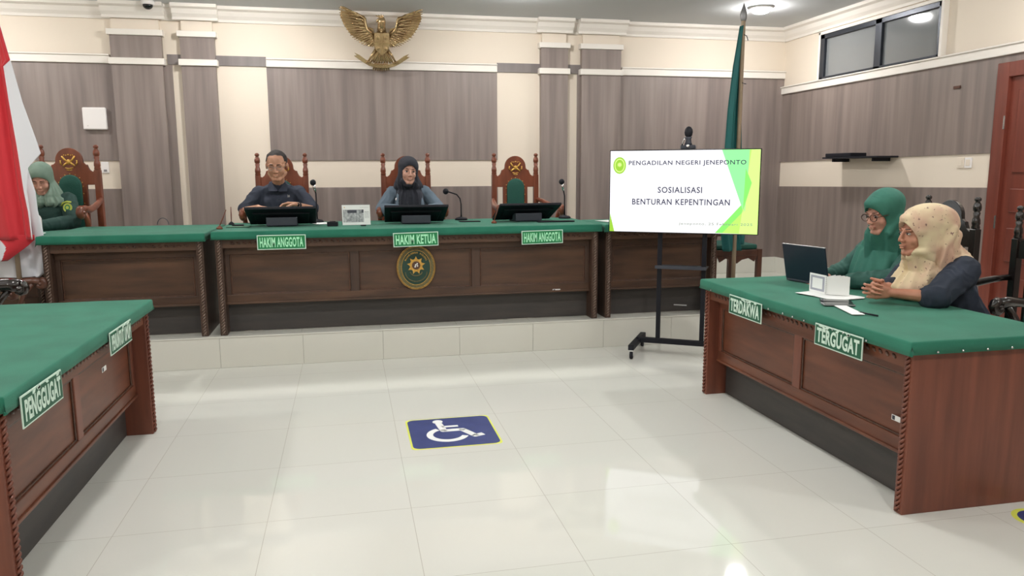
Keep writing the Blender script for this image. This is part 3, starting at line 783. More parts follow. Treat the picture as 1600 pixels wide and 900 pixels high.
mic(.985, 6.70, [(0, 0, .06), (0, .0, .14), (-.01, 0, .19), (-.04, -.01, .225), (-.10, -.02, .245), (-.125, -.02, .25)], 'black gooseneck microphone bent left beside the woman in grey', silver=False)
mic(1.93, 6.68, [(0, 0, .12), (0, 0, .20), (-.016, -.01, .26)], 'black microphone with chrome collar right of the empty chair')
# calendar
t = empty('desk_calendar', (.070, 6.30, DT), R(3), 'white tent desk calendar with a group photo between the two judges', 'calendar')
T = Matrix.Rotation(R(-14), 4, 'X')
b = B(); b.box(-.112, .112, -.002, .002, 0, .165, M['paper'], T=T); b.obj('front_card', t)
b = B(); b.box(-.112, .112, -.002, .002, 0, .165, M['black'], T=Matrix.Translation((0, .085, 0)) @ Matrix.Rotation(R(14), 4, 'X')); b.obj('back_card', t)
pm = mat('calendar_photo', srgb(120, 124, 126), .6, scale=(60, 60, 45), col2=srgb(196, 198, 200), detail=6)
b = B(); b.box(-.104, .060, -.0035, -.0022, .022, .125, pm, T=T)
b.box(-.07, .005, -.0042, -.0033, .098, .122, M['greyblack'], T=T); b.box(.045, .059, -.0042, -.0033, .098, .125, M['greyblack'], T=T); b.obj('photo', t)
b = B(); add_text(b, 'FEBRUARI', .084, .105, -.0024, .034, .006, M['greyblack'], T=T)
for r_ in range(5):
    for c_ in range(6): b.box(.068+c_*.006, .071+c_*.006, -.003, -.0022, .055+r_*.009, .059+r_*.009, M['silver'], T=T)
b.box(.0-.095, -.089, -.003, -.0022, .140, .148, M['gold'], T=T)
b.box(.03, .1, -.003, -.0022, .142, .1435, M['silver'], T=T)
b.obj('print', t)
b = B()
for k in range(14): 
    x = -.098+k*.0151; b.tube([(x, -.040+.006*math.cos(R(a))+.082, .163+.008*math.sin(R(a))) for a in range(0, 361, 45)], .001, M['silver'], 4)
b.obj('ring_binding', t)
# small black phone stand, box, papers
t = empty('card_holder', (-.118, 6.22, DT), R(-4), 'small black box beside the calendar', 'box')
B().box(-.042, .042, -.025, .025, 0, .034, M['black'], bev=.004).obj('body', t); B().box(-.022, .024, -.020, .018, .034, .040, M['blackgloss'], bev=.002).obj('lid', t)
B().box(-.018, .018, -.008, .008, 0, .008, M['black'], bev=.002)
t = B().box(-.022, .022, -.010, .010, 0, .010, M['black'], bev=.003).obj('clip', None, loc=(.12, 6.16, DT)); tag(t, 'small black clip lying in front of the calendar', 'clip')
def papers(x, y, rz, w_, d_, label, z=DT, n=3):
    b = B()
    for k in range(n):
        T = Matrix.Rotation(R(k*3-2), 4, 'Z'); b.box(-w_/2, w_/2, -d_/2, d_/2, .0008*k, .0008*k+.0007, M['paper'], T=T)
    return tag(b.obj('paper_sheets', None, loc=(x, y, z), rot=(0, 0, rz)), label, 'paper')
papers(-.21, 6.55, R(20), .15, .21, 'white paper sheets on the desk behind the small black box')
papers(2.27, 6.25, R(15), .30, .21, 'white paper sheets at the left side of the television', PZ+.775+.004)
papers(-2.33, 6.28, R(8), .21, .15, 'white paper sheet in front of the clerk', PZ+.757+.004)
# pen stands (brass pen leaning in a coaster)
def penstand(x, y, lean, label, col='teak'):
    t = empty('pen_stand', (x, y, DT), 0, label, 'pen stand')
    B().lathe([(.024, 0), (.022, .012), (.010, .022), (.006, .026)], M[col], 14).obj('base', t)
    B().tube([(0, 0, .02), (lean*.5, .01, .08), (lean, .02, .145)], [.004, .005, .003], M['teak'], 6).obj('pen', t)
penstand(-.955, 6.12, .052, 'brown pen leaning in a stand at the left end of the judges desk')
penstand(1.185, 6.20, .045, 'brown pen leaning in a stand left of the third monitor')
penstand(-.975+.04, 6.6, .0, 'thin upright black pen at the left end of the judges desk', 'black')
t = B().box(-.085, .085, -.06, .06, 0, .005, M['signdark'], bev=.002).obj('desk_pad', None, loc=(-.84, 6.30, DT)); tag(t, 'green desk pad left of the first monitor', 'desk pad')
t = B().box(-.045, .045, -.012, .012, 0, .012, M['black'], bev=.003).obj('marker_pen', None, loc=(-.86, 6.42, DT+.001)); tag(t, 'black marker lying behind the green desk pad', 'pen')
t = B().box(-.09, .09, -.035, .035, 0, .006, M['black'], bev=.002).obj('desk_pad', None, loc=(1.02, 6.45, DT)); tag(t, 'thin dark pad between the second monitor and the brown pen', 'desk pad')
t = B().box(-.16, .16, -.03, .03, 0, .010, M['black'], bev=.003).obj('keyboard', None, loc=(1.72, 6.22, DT)); tag(t, 'dark keyboard beside the third monitor', 'keyboard')
# sanitizer bottle
t = empty('pump_bottle', (-2.31, 6.42, PZ+.757), 0, 'white pump bottle on the clerk desk beside the flag', 'bottle')
B().lathe([(.030, 0), (.032, .01), (.032, .11), (.024, .13), (.012, .14)], M['white'], 18).obj('body', t)
B().lathe([(.012, .138), (.012, .155), (.005, .158), (.005, .185)], M['white'], 12).obj('neck', t)
B().tube([(-.02, 0, .188), (.008, 0, .190)], .007, M['white'], 8).obj('pump', t)
# cable loop on the side desk
t = B().tube([(-1.52+.045*math.cos(R(a)), 6.88, PZ+.775+.055*math.sin(R(a))) for a in range(0, 181, 12)], .003, M['greyblack'], 6).obj('cable', None); tag(t, 'thin cable arching up behind the left side desk', 'cable')

# ================================================================== WALL OBJECTS
t = empty('wireless_access_point', (-2.345, YB-.012, 1.965), 0, 'square white wireless box on the grey wall above the clerk', 'access point')
B().box(-.105, .105, -.045, 0, -.105, .105, M['white'], bev=.012).obj('housing', t); B().ell((-.06, -.046, -.07), (.004, .002, .004), M['silver'], sub=1).obj('led', t)
t = empty('wall_switch', (-2.30, YB, 1.50), 0, 'white switch plate on the cream stripe beside the clerk chair', 'switch')
B().box(-.035, .035, -.010, 0, -.055, .055, M['white'], bev=.003).obj('plate', t); B().box(-.012, .016, -.014, -.009, -.04, -.02, M['silver'], bev=.001).obj('rocker', t)
for y, l in ((5.466, 'left socket plate on the cream stripe beside the door'), (5.385, 'right socket plate on the cream stripe beside the door')):
    t = empty('wall_socket', (XR, y, 1.50), -PI/2, l, 'socket', 'socket plates beside the door')
    B().box(-.036, .036, -.012, 0, -.042, .042, M['cream'] if y > 5.4 else M['white'], bev=.003).obj('plate', t)
    B().box(-.022, .022, -.016, -.011, -.026, .026, M['cream'], bev=.003).obj('insert', t)
t = B().box(-.035, .035, -.012, 0, -.012, .012, M['brownwood'], bev=.002).obj('hook_strip', None, loc=(XR-.012, 5.56, 2.12), rot=(0, 0, -PI/2)); tag(t, 'small brown strip screwed to the right wall near the door', 'hook')
t = empty('wall_shelf', (XR-.012, 6.62, 1.585), -PI/2, 'thin black wall shelf on the right wall above the cream stripe', 'shelf')
B().box(-.42, .42, -.22, 0, -.028, -.012, M['black'], bev=.002).obj('board', t)
for x in (-.3, .3): B().box(x-.012, x+.012, -.18, 0, -.06, -.028, M['black']).obj('bracket', t)
t = B().box(-.21, .19, -.09, .09, 0, .036, M['black'], bev=.006).obj('media_box', None, loc=(XR-.13, 6.80, 1.574), rot=(0, 0, -PI/2)); tag(t, 'flat black device lying on the wall shelf', 'media box')

# ================================================================== EAGLE EMBLEM
ET = empty('eagle_emblem', (0, 0, 0), 0, 'gilded eagle emblem with spread wings and shield high on the back wall', 'emblem')
S = .00078
def EP(cx, cy, y=0): return Vector(((cx-605)*S, y, (830-cy)*S*1.035))
ET.location = (.397, YB-.085, 2.465); ET.rotation_euler = (R(20), 0, 0)
def feather(b, p, q, w, y0, y1, mt):
    p, q = Vector(p), Vector(q); d = q-p; L = d.length; d.normalize()
    mid = (p+q)/2; mid.y = (y0+y1)/2
    ang = math.atan2(d.z, d.x)
    rot = Matrix.Rotation(-ang, 3, 'Y')
    b.ell(mid, (L/2, .006, w), mt, sub=2, rot=rot)
def lerp(a, c, t_): return (a[0]+(c[0]-a[0])*t_, a[1]+(c[1]-a[1])*t_)
def along(pl, t_):
    n = len(pl)-1; k = min(int(t_*n), n-1); return lerp(pl[k], pl[k+1], t_*n-k)
outer = [(70, 50), (72, 120), (82, 190), (115, 270), (160, 350), (215, 430), (280, 470), (350, 515), (420, 535), (480, 540)]
inner = [(300, 150), (360, 180), (390, 240), (400, 300), (440, 340), (480, 370), (510, 400), (520, 430), (520, 460), (525, 480)]
for sgn, nm in ((1, 'wing'), (-1, 'wing')):
    fx = (lambda x: x) if sgn == 1 else (lambda x: 1210-x)
    dy = 0 if sgn == 1 else 25
    b = B()
    base = [(110, 110), (200, 140), (300, 150), (400, 175), (408, 290), (500, 320), (540, 470), (470, 500), (340, 470), (220, 400), (140, 290), (95, 180)]
    b.prism([(EP(fx(x), y+dy*(1-abs(x-600)/600)).x, EP(fx(x), y+dy*0).z) for x, y in base], .004, .018, M['bronze'])
    for k in range(22):
        t_ = k/21; o_ = along(outer, t_); i_ = along(inner, t_)
        feather(b, EP(fx(i_[0]), i_[1]+dy*0), EP(fx(o_[0]), o_[1]+dy*.6*(1-t_)), .0085, -.004-.010*(k % 2), .004, M['bronze'])
    for k in range(18):
        t_ = k/17; o_ = along(outer, t_); i_ = along(inner, t_); m_ = lerp(i_, o_, .58)
        feather(b, EP(fx(i_[0]), i_[1]), EP(fx(m_[0]), m_[1]), .0095, -.018-.008*(k % 2), -.010, M['bronze'])
    for k in range(12):
        t_ = k/11; o_ = along(outer, t_); i_ = along(inner, t_); m_ = lerp(i_, o_, .30)
        feather(b, EP(fx(i_[0]), i_[1]), EP(fx(m_[0]), m_[1]), .014, -.028, -.018, M['bronze'])
    b.tube([EP(fx(520), 420, -.02), EP(fx(420), 320, -.02), EP(fx(400), 200, -.018), EP(fx(300), 145, -.012), EP(fx(160), 110, 0), EP(fx(72), 48, 0)], [.022, .018, .014, .012, .008, .003], M['bronze'], 8)
    b.obj(nm, ET)
b = B(); b.ell(EP(605, 470, -.01), (.085, .045, .125), M['bronze']); b.ell(EP(605, 350, -.01), (.05, .04, .06), M['bronze'])
for k in range(40):
    a = random.uniform(0, 2*PI); r_ = random.uniform(.3, 1); b.ell(EP(605, 470, -.045)+Vector((.075*r_*math.cos(a), .015*r_, .115*r_*math.sin(a))), (.012, .008, .018), M['bronze'], sub=1)
b.obj('body', ET)
b = B(); b.tube([EP(605, 340, -.03), EP(603, 270, -.045), EP(606, 215, -.05), EP(602, 180, -.05)], [.046, .040, .040, .034], M['bronze'], 10)
b.tube([EP(590, 190, -.06), EP(555, 205, -.065), EP(535, 235, -.06)], [.018, .012, .003], M['bronze'], 8)
for k, (x, y) in enumerate(((640, 150), (610, 142), (575, 150), (540, 158), (650, 180))): feather(b, EP(615, 190), EP(x-10, y-6), .007, -.04, -.03, M['bronze'])
for k in range(14): b.ell(EP(600+random.uniform(-30, 35), 220+k*9, -.075), (.010, .006, .014), M['bronze'], sub=1)
b.obj('head', ET)
b = B(); sh = [(512, 348), (700, 348), (708, 480), (680, 560), (605, 632), (530, 560), (504, 480)]
b.prism([(EP(x, y).x, EP(x, y).z) for x, y in sh], -.072, -.055, M['bronze'], bev=.004)
b.box(EP(504, 0).x, EP(706, 0).x, -.078, -.070, EP(0, 478).z, EP(0, 462).z, M['palegold'])
b.box(EP(598, 0).x, EP(612, 0).x, -.078, -.070, EP(0, 600).z, EP(0, 352).z, M['palegold'])
st_ = []
for k in range(10):
    a = PI/2+k*PI/5; rr = .022 if k % 2 == 0 else .010; st_.append((EP(605, 470).x+rr*math.cos(a), EP(605, 470).z+rr*math.sin(a)))
b.prism(st_, -.086, -.07, M['palegold'])
for x, y in ((555, 405), (655, 405), (555, 535), (655, 535)): b.ell(EP(x, y, -.074), (.016, .006, .020), M['palegold'], sub=2)
b.obj('shield', ET)
b = B()
for k in range(9):
    u = (k-4)/4; feather(b, EP(605+u*25, 560), EP(605+u*150, 740-abs(u)*10), .016, -.02-.005*(k % 2), -.01, M['bronze'])
for k in range(8):
    u = (k-3.5)/3.5; feather(b, EP(595+u*70, 720), EP(595+u*105, 838-abs(u)*10), .011, -.010, .0, M['bronze'])
b.obj('tail', ET)
for s_ in (-1, 1):
    b = B(); b.tube([EP(605+s_*62, 550, -.02), EP(605+s_*120, 620, -.035), EP(605+s_*165, 690, -.045)], [.020, .014, .010], M['bronze'], 8)
    for k in (-1, 0, 1): b.tube([EP(605+s_*168, 688, -.045), EP(605+s_*(175+k*26), 712, -.065), EP(605+s_*(178+k*26), 728, -.050)], [.007, .007, .003], M['bronze'], 6)
    b.obj('talon', ET)
b = B()
for s_ in (-1, 1):
    rb = [(605, 712), (605+s_*90, 708), (605+s_*165, 682), (605+s_*235, 635), (605+s_*285, 600), (605+s_*350, 572), (605+s_*318, 606), (605+s_*356, 612), (605+s_*300, 650), (605+s_*240, 690), (605+s_*170, 728), (605+s_*95, 748), (605, 752)]
    b.prism([(EP(x, y+28).x, EP(x, y+28).z) for x, y in rb], -.046, -.038, M['bronze'], bev=.002)
b.obj('ribbon', ET)

# ================================================================== FLAGS
# red and white flag on the left
t = empty('red_white_flag', (-2.30, 5.98, PZ), 0, 'red and white flag hanging on a pole in the left foreground', 'flag')
B().lathe([(.0165, .0), (.0165, 2.62), (.028, 2.66), (.030, 2.70), (.008, 2.76)], M['pole'], 12, T=Matrix.Translation((0, 0, 0))).obj('pole', t)
B().lathe([(.16, 0), (.16, .02), (.05, .05), (.028, .12), (.024, .14)], M['brownwood'], 20).obj('stand', t)
def cloth(rows, y_of, mt_of, name, parent, nU=40, th=.002):
    """rows: list of (z, [x of columns]) ; y_of(u,z) depth; columns interpolated"""
    b2 = bmesh.new(); g = {}; zs = len(rows); bb = B()
    idx = {}
    for j in range((zs-1)*6+1):
        k = min(j//6, zs-2); f = j/6-k; z = rows[k][0]+(rows[k+1][0]-rows[k][0])*f
        c0, c1 = rows[k][1], rows[k+1][1]; cs = [a_+(c_-a_)*f for a_, c_ in zip(c0, c1)]
        n = len(cs)-1
        for i in range(nU+1):
            u = i/nU*n; q = min(int(u), n-1); x = cs[q]+(cs[q+1]-cs[q])*(u-q)
            g[j, i] = b2.verts.new((x, y_of(u, z), z+ (rows[k][2]+(rows[k+1][2]-rows[k][2])*f)*(u/n) if len(rows[0]) > 2 else z))
    fs = []
    for j in range((zs-1)*6):
        for i in range(nU): 
            f_ = b2.faces.new((g[j, i], g[j, i+1], g[j+1, i+1], g[j+1, i])); 
            f_.material_index = bb.mi(mt_of((i+.5)/nU, j/((zs-1)*6)))
    bmesh.ops.recalc_face_normals(b2, faces=b2.faces[:])
    bmesh.ops.solidify(b2, geom=b2.faces[:], thickness=th)
    for f_ in b2.faces: f_.smooth = True
    me = bpy.data.meshes.new(name); b2.to_mesh(me); b2.free()
    for m_ in bb.mats: me.materials.append(m_)
    return link(name, me, parent)
# columns: hoist, fold, red/white border, outer edge (local x, local z above the podium)
wav = lambda u, z: -.075+.020*math.sin(min(u, 3)*3.4+z*.9)+.006*math.sin(min(u, 3)*9+z*2.2)
rowsF = [(2.60, [-.10, -.05, -.01, .0, .001], 0), (2.232, [-.13, -.03, .03, .063, .064], 0), (1.963, [-.15, -.02, .05, .114, .116], 0), (1.92, [-.155, -.02, .045, .069, .124], 0), (1.687, [-.17, -.02, .055, .083, .166], 0),
         (1.408, [-.19, -.02, .06, .104, .236], 0), (1.342, [-.195, -.02, .06, .108, .250], 0), (1.246, [-.20, -.02, .06, .113, .163], 0), (1.08, [-.21, -.02, .06, .121, .141], 0), (.945, [-.215, -.01, .07, .134, .146], 0), (.75, [-.22, .0, .07, .139, .145], 0)]
def redcol(u, v):
    return M['red'] if u < .75 else M['flagwhite']
cloth(rowsF, wav, redcol, 'flag_cloth', t, 48)
wav2 = lambda u, z: .045+.02*math.sin(u*6+z)
rowsB = [(1.25, [-.12, .0, .10], 0), (1.079, [-.20, .0, .138], 0), (.945, [-.21, .0, .142], 0), (.81, [-.22, .02, .162], 0), (.629, [-.22, .05, .178], 0), (.50, [-.20, .06, .155], 0), (.47, [-.20, .06, .12], 0)]
cloth(rowsB, wav2, lambda u, v: M['flagwhite'], 'flag_cloth', t, 32)
rowsC = [(.78, [-.22, .0, .14], 0), (.745, [-.22, -.03, .14], 0), (.70, [-.22, -.06, .09], 0), (.60, [-.22, -.10, -.044], 0)]
cloth(rowsC, lambda u, z: -.062+.018*math.sin(u*3.4+z*.6), lambda u, v: M['red'] if u > .25+v*.5 else M['flagwhite'], 'flag_cloth', t, 32)
# green flag in the right corner
t = empty('green_flag', (3.49, 6.42, PZ), 0, 'tall green flag on a spear-tipped pole behind the television', 'flag')
KF = .917
fz = lambda z: 1.45+(z+.24-1.45)*KF-.24
B().lathe([(.019, .0), (.019, fz(2.62)), (.022, fz(2.63))], M['pole'], 12).obj('pole', t)
B().lathe([(.018, fz(2.62)), (.027, fz(2.65)), (.031, fz(2.69)), (.020, fz(2.74)), (.008, fz(2.78)), (.001, fz(2.80))], M['silver'], 12).obj('spear_tip', t)
B().lathe([(.12, 0), (.12, .02), (.045, .045), (.024, .10), (.020, .12)], M['brownwood'], 20).obj('stand', t)
rowsG = [(fz(z_), [x_*KF for x_ in c_], 0) for z_, c_ in [(2.585, [-.012, -.018, -.026]), (2.2, [-.012, -.05, -.085]), (1.8, [-.01, -.08, -.125]), (1.4, [-.01, -.09, -.145]), (1.0, [.0, -.11, -.165]), (.6, [.04, -.08, -.16]), (.40, [.08, -.05, -.13])]]
cloth(rowsG, lambda u, z: -.012+.028*math.sin(u*3.2+z*.5)+.010*math.sin(u*8), lambda u, v: M['flaggreen'], 'flag_cloth', t, 36)
rowsG2 = [(fz(z_), [x_*KF for x_ in c_], 0) for z_, c_ in [(1.9, [0, .01, .02]), (1.2, [.0, .03, .06]), (.7, [.0, .06, .13]), (.46, [.0, .06, .12])]]
cloth(rowsG2, lambda u, z: .03+.02*math.sin(u*3), lambda u, v: M['flaggreen'], 'flag_cloth', t, 24)
for z in (2.50, 2.05): B().tube([(0, -.02, fz(z)), (.02, -.03, fz(z)-.01), (.035, -.03, fz(z)-.05 if z > 2.3 else fz(z)-.01)], .004, M['greyblack'], 6).obj('tie', t)

# ================================================================== TELEVISION AND STAND
ax = math.atan2(-.534, .845)
TV = empty('television', (2.485, 5.40, 1.288), ax, 'large flat television showing a white and lime green slide', 'television')
W2, H2 = .562, .317
B().box(-W2, W2, 0, .035, -H2, H2, M['blackgloss'], bev=.003).obj('housing', TV)
B().box(-W2*.6, W2*.6, .03, .065, -H2*.7, H2*.5, M['black'], bev=.01).obj('back_cover', TV)
def em_mat(nm, c, s): return mat(nm, (0, 0, 0), .3, emit=c, estr=s)
SW = em_mat('screen_white', srgb(250, 250, 255), 1.12); SG1 = em_mat('screen_mint', srgb(150, 255, 160), 1.1); SG2 = em_mat('screen_lime', srgb(190, 255, 110), 1.1)
SG3 = em_mat('screen_green', srgb(140, 240, 110), 1.05); SG4 = em_mat('screen_pale_lime', srgb(215, 255, 140), 1.1); SG5 = em_mat('screen_logo_green', srgb(160, 215, 60), 1.0)
ST = em_mat('screen_text', srgb(70, 72, 96), .9); STL = em_mat('screen_text_light', srgb(150, 160, 140), 1.0)
sw, sh_ = W2-.007, H2-.007
sr = B().box(-sw, sw, -.0015, .001, -sh_, sh_, SW).obj('screen', TV); sr['label'] = 'lit screen with the slide'
def SX(px): return (px-208)/(1150-208)*2*sw-sw   # slide fractions measured along the bezel
def spx(px, py):
    v0 = (py-136)/519; xl = 217-9*v0; u = (px-xl)/(1165-25*v0-xl); yt = 140+(132-140)*u; yb = 645+(665-645)*u
    v = (py-yt)/(yb-yt); return (-sw+2*sw*u, sh_-2*sh_*v)
def poly(pts, mt, lay):
    b.prism([spx(*p) for p in pts], -.0015-.0006*lay, -.001, mt)
for P_, mt_, ly_ in (([(932, 134), (1165, 132), (1140, 666), (885, 656), (1045, 480)], SG2, 1), ([(932, 134), (1100, 133), (1068, 520), (1052, 500)], SG1, 2),
                    ([(1045, 480), (1058, 520), (930, 656), (885, 656)], SG3, 2), ([(1110, 133), (1165, 132), (1140, 666), (1030, 662)], SG4, 2),
                    ([(1075, 250), (1110, 340), (1055, 520)], SG3, 3), ([(212, 530), (240, 646), (208, 645)], SG5, 1)):
    b = B(); poly(P_, mt_, ly_); b.obj('slide_shape', sr)
b = B(); lx, lz = spx(277, 230); 
b.prism([(lx+.050*math.cos(2*PI*i/32), lz+.064*math.sin(2*PI*i/32)) for i in range(32)], -.0022, -.001, SG5)
b.prism([(lx+.040*math.cos(2*PI*i/32), lz+.053*math.sin(2*PI*i/32)) for i in range(32)], -.0028, -.001, SG4)
b.prism([(lx+.033*math.cos(2*PI*i/32), lz+.044*math.sin(2*PI*i/32)) for i in range(32)], -.0034, -.001, SG5)
b.prism([((.020 if i % 2 else .012)*math.cos(2*PI*i/18)+lx, (.020 if i % 2 else .012)*math.sin(2*PI*i/18)+lz+.006) for i in range(18)], -.0040, -.001, SG4)
b.obj('slide_logo', sr)
def stext(s, px0, px1, py, ph, mt, bold=0., sp=1.):
    x0, z0 = spx(px0, py); x1, z1 = spx(px1, py); b = B()
    add_text(b, s, (x0+x1)/2, (z0+z1)/2, -.0036, x1-x0, ph/510*2*sh_, mt, bold, spacing=sp); b.obj('slide_text', sr)
stext('PENGADILAN NEGERI JENEPONTO', 338, 1078, 217, 36, ST, .018, 1.12); stext('SOSIALISASI', 527, 808, 384, 38, ST, .018, 1.12)
stext('BENTURAN KEPENTINGAN', 360, 978, 460, 38, ST, .018, 1.12); stext('Jeneponto, 25 Februari 2025', 660, 1112, 602, 20, STL, .012, 1.15)
t = empty('television_stand', (2.53, 5.47, 0), ax, 'black wheeled stand carrying the television', 'television stand')
for s_ in (-.17, .17): B().box(s_-.017, s_+.017, -.012, .012, .10, 1.45, M['black'], bev=.002).obj('post', t)
B().box(-.34, .34, -.02, .02, .085, .125, M['black'], bev=.003).obj('crossbar', t)
B().box(-.16, .16, -.015, .015, 1.15, 1.40, M['black'], bev=.003).obj('mount_plate', t)
b = B(); b.box(-.185, .20, -.13, .05, .700, .712, M['black'], bev=.002); b.box(-.185, .2, -.133, -.128, .700, .725, M['greyblack']); b.obj('shelf', t)
B().box(-.05, .05, -.014, -.012, .40, .41, M['silver']).obj('badge', t)
for s_ in (-.33, .33):
    ft = B().box(s_-.022, s_+.022, -.28, .24, .075, .115, M['black'], bev=.003).obj('foot', t)
    for y in (-.25, .21):
        w_ = B().lathe([(.010, -.011), (.027, -.011), (.030, -.004), (.030, .004), (.027, .011), (.010, .011)], M['black'], 16, T=Matrix.Translation((s_, y, .030)) @ Matrix.Rotation(PI/2, 4, 'Y')).obj('caster', t)
        b = B(); b.box(s_-.017, s_+.017, y-.018, y+.018, .062, .075, M['chrome'], bev=.002); b.box(s_-.017, s_-.013, y-.01, y+.012, .028, .064, M['chrome']); b.box(s_+.013, s_+.017, y-.01, y+.012, .028, .064, M['chrome']); b.obj('fork', w_)
# conference camera on top of the television
t = empty('conference_camera', (2.535, 5.425, 1.288+H2+.002), ax, 'small dark camera with a rounded head clipped on the television', 'camera')
B().box(-.055, .055, -.022, .03, 0, .030, M['greyblack'], bev=.006).obj('base', t)
b = B(); b.lathe([(.030, .03), (.024, .05), (.020, .075), (.028, .09)], M['greyblack'], 14); b.obj('neck', t)
b = B(); b.ell((0, 0, .125), (.032, .030, .045), M['black']); b.obj('camera_head', t)
B().tube([(-.045, -.02, .028), (-.035, -.025, .06), (-.024, -.02, .085)], .006, M['chrome'], 8).obj('bracket', t)
B().lathe([(.012, 0), (.013, .004), (.008, .006)], M['chrome'], 14, T=Matrix.Translation((0, -.024, .022)) @ Matrix.Rotation(PI/2, 4, 'X')).obj('lens', t)

# ================================================================== RIGHT DESK OBJECTS
RZT = .755+.004
t = empty('laptop', (2.745, 4.14, RZT), R(-78), 'dark laptop open in front of the woman in the green scarf', 'laptop')
# lid at local -y side; keyboard towards +y (woman)
B().box(-.17, .17, 0, .235, 0, .016, M['greyblack'], bev=.004).obj('base', t)
b = B()
for r_ in range(5):
    for c_ in range(13): b.box(-.15+c_*.0232, -.15+c_*.0232+.019, .03+r_*.022, .048+r_*.022, .016, .0175, M['black'])
b.box(-.045, .045, .155, .215, .016, .0168, M['black']); b.obj('keyboard', t)
T = Matrix.Translation((0, .004, .014)) @ Matrix.Rotation(R(12), 4, 'X')
b = B(); b.box(-.172, .172, -.005, .004, 0, .225, M['navyblack'] if 'navyblack' in M else mat('navy_black_lid', srgb(30, 38, 54), .35), bev=.003, T=T); ld_ = b.obj('lid', t)
B().box(-.162, .162, .004, .005, .01, .215, M['blackgloss'], T=T).obj('screen', t)
B().box(-.172, .172, -.006, .005, .2235, .2265, M['silver'], T=T).obj('lid_edge', ld_)
# standing open planner
t = empty('planner_book', (2.575, 3.70, RZT+.006), R(-80), 'open white ring planner standing upright on the papers', 'planner')
def leaf(b, ang, w_, h_, mt, th=.0008):
    T = Matrix.Rotation(ang, 4, 'Z'); b.box(0, w_, -th, th, 0, h_, mt, T=T)
b = B(); leaf(b, R(180-8), .145, .105, M['paper'], .0015); b.obj('cover', t)
b = B(); T = Matrix.Rotation(R(172), 4, 'Z'); gm = mat('planner_grey', srgb(168, 170, 182), .6)
b.box(.012, .133, .0016, .0024, .012, .095, gm, T=T); b.box(.028, .117, .0025, .0032, .024, .083, M['paper'], T=T); b.obj('cover_print', t)
b = B()
for a in (112, 98, 84, 70, 56, 44): leaf(b, R(a), .12, .104-.0005*a/10, M['paper'])
b.obj('pages', t)
b = B()
for k in range(9): b.tube([(.004*math.cos(R(a)), .004*math.sin(R(a)), .01+k*.0105) for a in range(0, 361, 60)], .0009, M['silver'], 4)
b.obj('ring_binding', t)
papers(2.60, 3.70, R(10), .20, .30, 'white papers lying under the standing planner', RZT, 4)
def phone(x, y, rz, label, case):
    t = empty('mobile_phone', (x, y, RZT), rz, label, 'phone')
    B().box(-.037, .037, -.078, .078, 0, .009, M[case], bev=.004).obj('body', t); B().box(-.034, .034, -.073, .073, .009, .0096, M['blackgloss']).obj('screen', t)
phone(2.50, 3.50, R(62), 'dark phone lying beside the papers nearest the planner', 'black')
phone(2.455, 3.42, R(70), 'phone with silver edge lying nearer the desk edge', 'silver')
t = B().box(-.03, .03, -.125, .125, 0, .004, M['paper'], bev=.001).obj('folded_note', None, loc=(2.415, 3.275, RZT), rot=(0, 0, R(-16))); tag(t, 'folded white paper strip alone near the front edge of the right desk', 'paper')
t = empty('pen', (2.43, 3.145, RZT+.004), R(12), 'dark pen lying at the end of the folded white paper', 'pen')
B().tube([(0, -.05, 0), (0, .05, 0)], .0045, M['black'], 8).obj('barrel', t); B().tube([(0, .05, 0), (0, .062, 0)], [.004, .001], M['chrome'], 8).obj('tip', t)
t = B().tube([(0, 0, 0), (.03, -.05, .001), (.01, -.11, .001), (.05, -.15, .001), (.03, -.22, .001)], .0028, M['black'], 6).obj('charging_cable', None, loc=(2.68, 3.95, RZT+.002)); tag(t, 'black cable lying between the laptop and the papers', 'cable')
t = B().box(-.03, .03, -.055, .055, 0, .02, M['black'], bev=.006).obj('power_adapter', None, loc=(2.86, 4.40, RZT), rot=(0, 0, R(20))); tag(t, 'small black adapter at the far corner of the right desk behind the laptop', 'adapter')

# ================================================================== FLOOR SIGN
t = empty('floor_sign', (.532, 4.088, 0), 0, 'square blue wheelchair sign stuck on the floor tiles', 'floor sign')
def rsq(h, r, n=6):
    p = []
    for cx, cy, a0 in ((h-r, h-r, 0), (-h+r, h-r, 90), (-h+r, -h+r, 180), (h-r, -h+r, 270)):
        p += arc(cx, cy, r, a0, a0+90, n)
    return p
FT = Matrix.Rotation(-PI/2, 4, 'X')   # x,z plane prism -> floor, facing up: (x,y,z)->(x,z,-y)
b = B(); b.prism(rsq(.246, .03), -.0010, .001, M['yellow'], T=FT); b.obj('yellow_border', t)
b = B(); b.prism(rsq(.236, .04), -.0018, -.0005, M['blue'], T=FT); b.obj('blue_field', t)
b = B(); WH = M['paper']
def stroke(b, pts, w_, y):
    for (x0, z0), (x1, z1) in zip(pts, pts[1:]):
        d = Vector((x1-x0, z1-z0)); d.normalize(); nn = Vector((-d.y, d.x))*w_/2
        b.prism([(x0+nn.x, z0+nn.y), (x0-nn.x, z0-nn.y), (x1-nn.x, z1-nn.y), (x1+nn.x, z1+nn.y)], y, -.001, WH, T=FT)
    for (x0, z0) in pts[1:-1]: b.prism(arc(x0, z0, w_/2, 0, 345, 23), y, -.001, WH, T=FT)
b.prism(arc(-.062, .178, .030, 0, 345, 23), -.0026, -.001, WH, T=FT)
stroke(b, [(-.060, .150), (-.045, .020), (.060, .020), (.118, -.095), (.165, -.075)], .040, -.0026)
stroke(b, [(-.050, .085), (.045, .085)], .026, -.0026)
ringp = arc(-.030, -.045, .118, 118, 338, 30); inn = arc(-.030, -.045, .082, 338, 118, 30)
for i in range(30): b.prism([ringp[i], ringp[i+1], inn[29-i], inn[30-i]], -.0026, -.001, WH, T=FT)
b.obj('wheelchair_symbol', t)
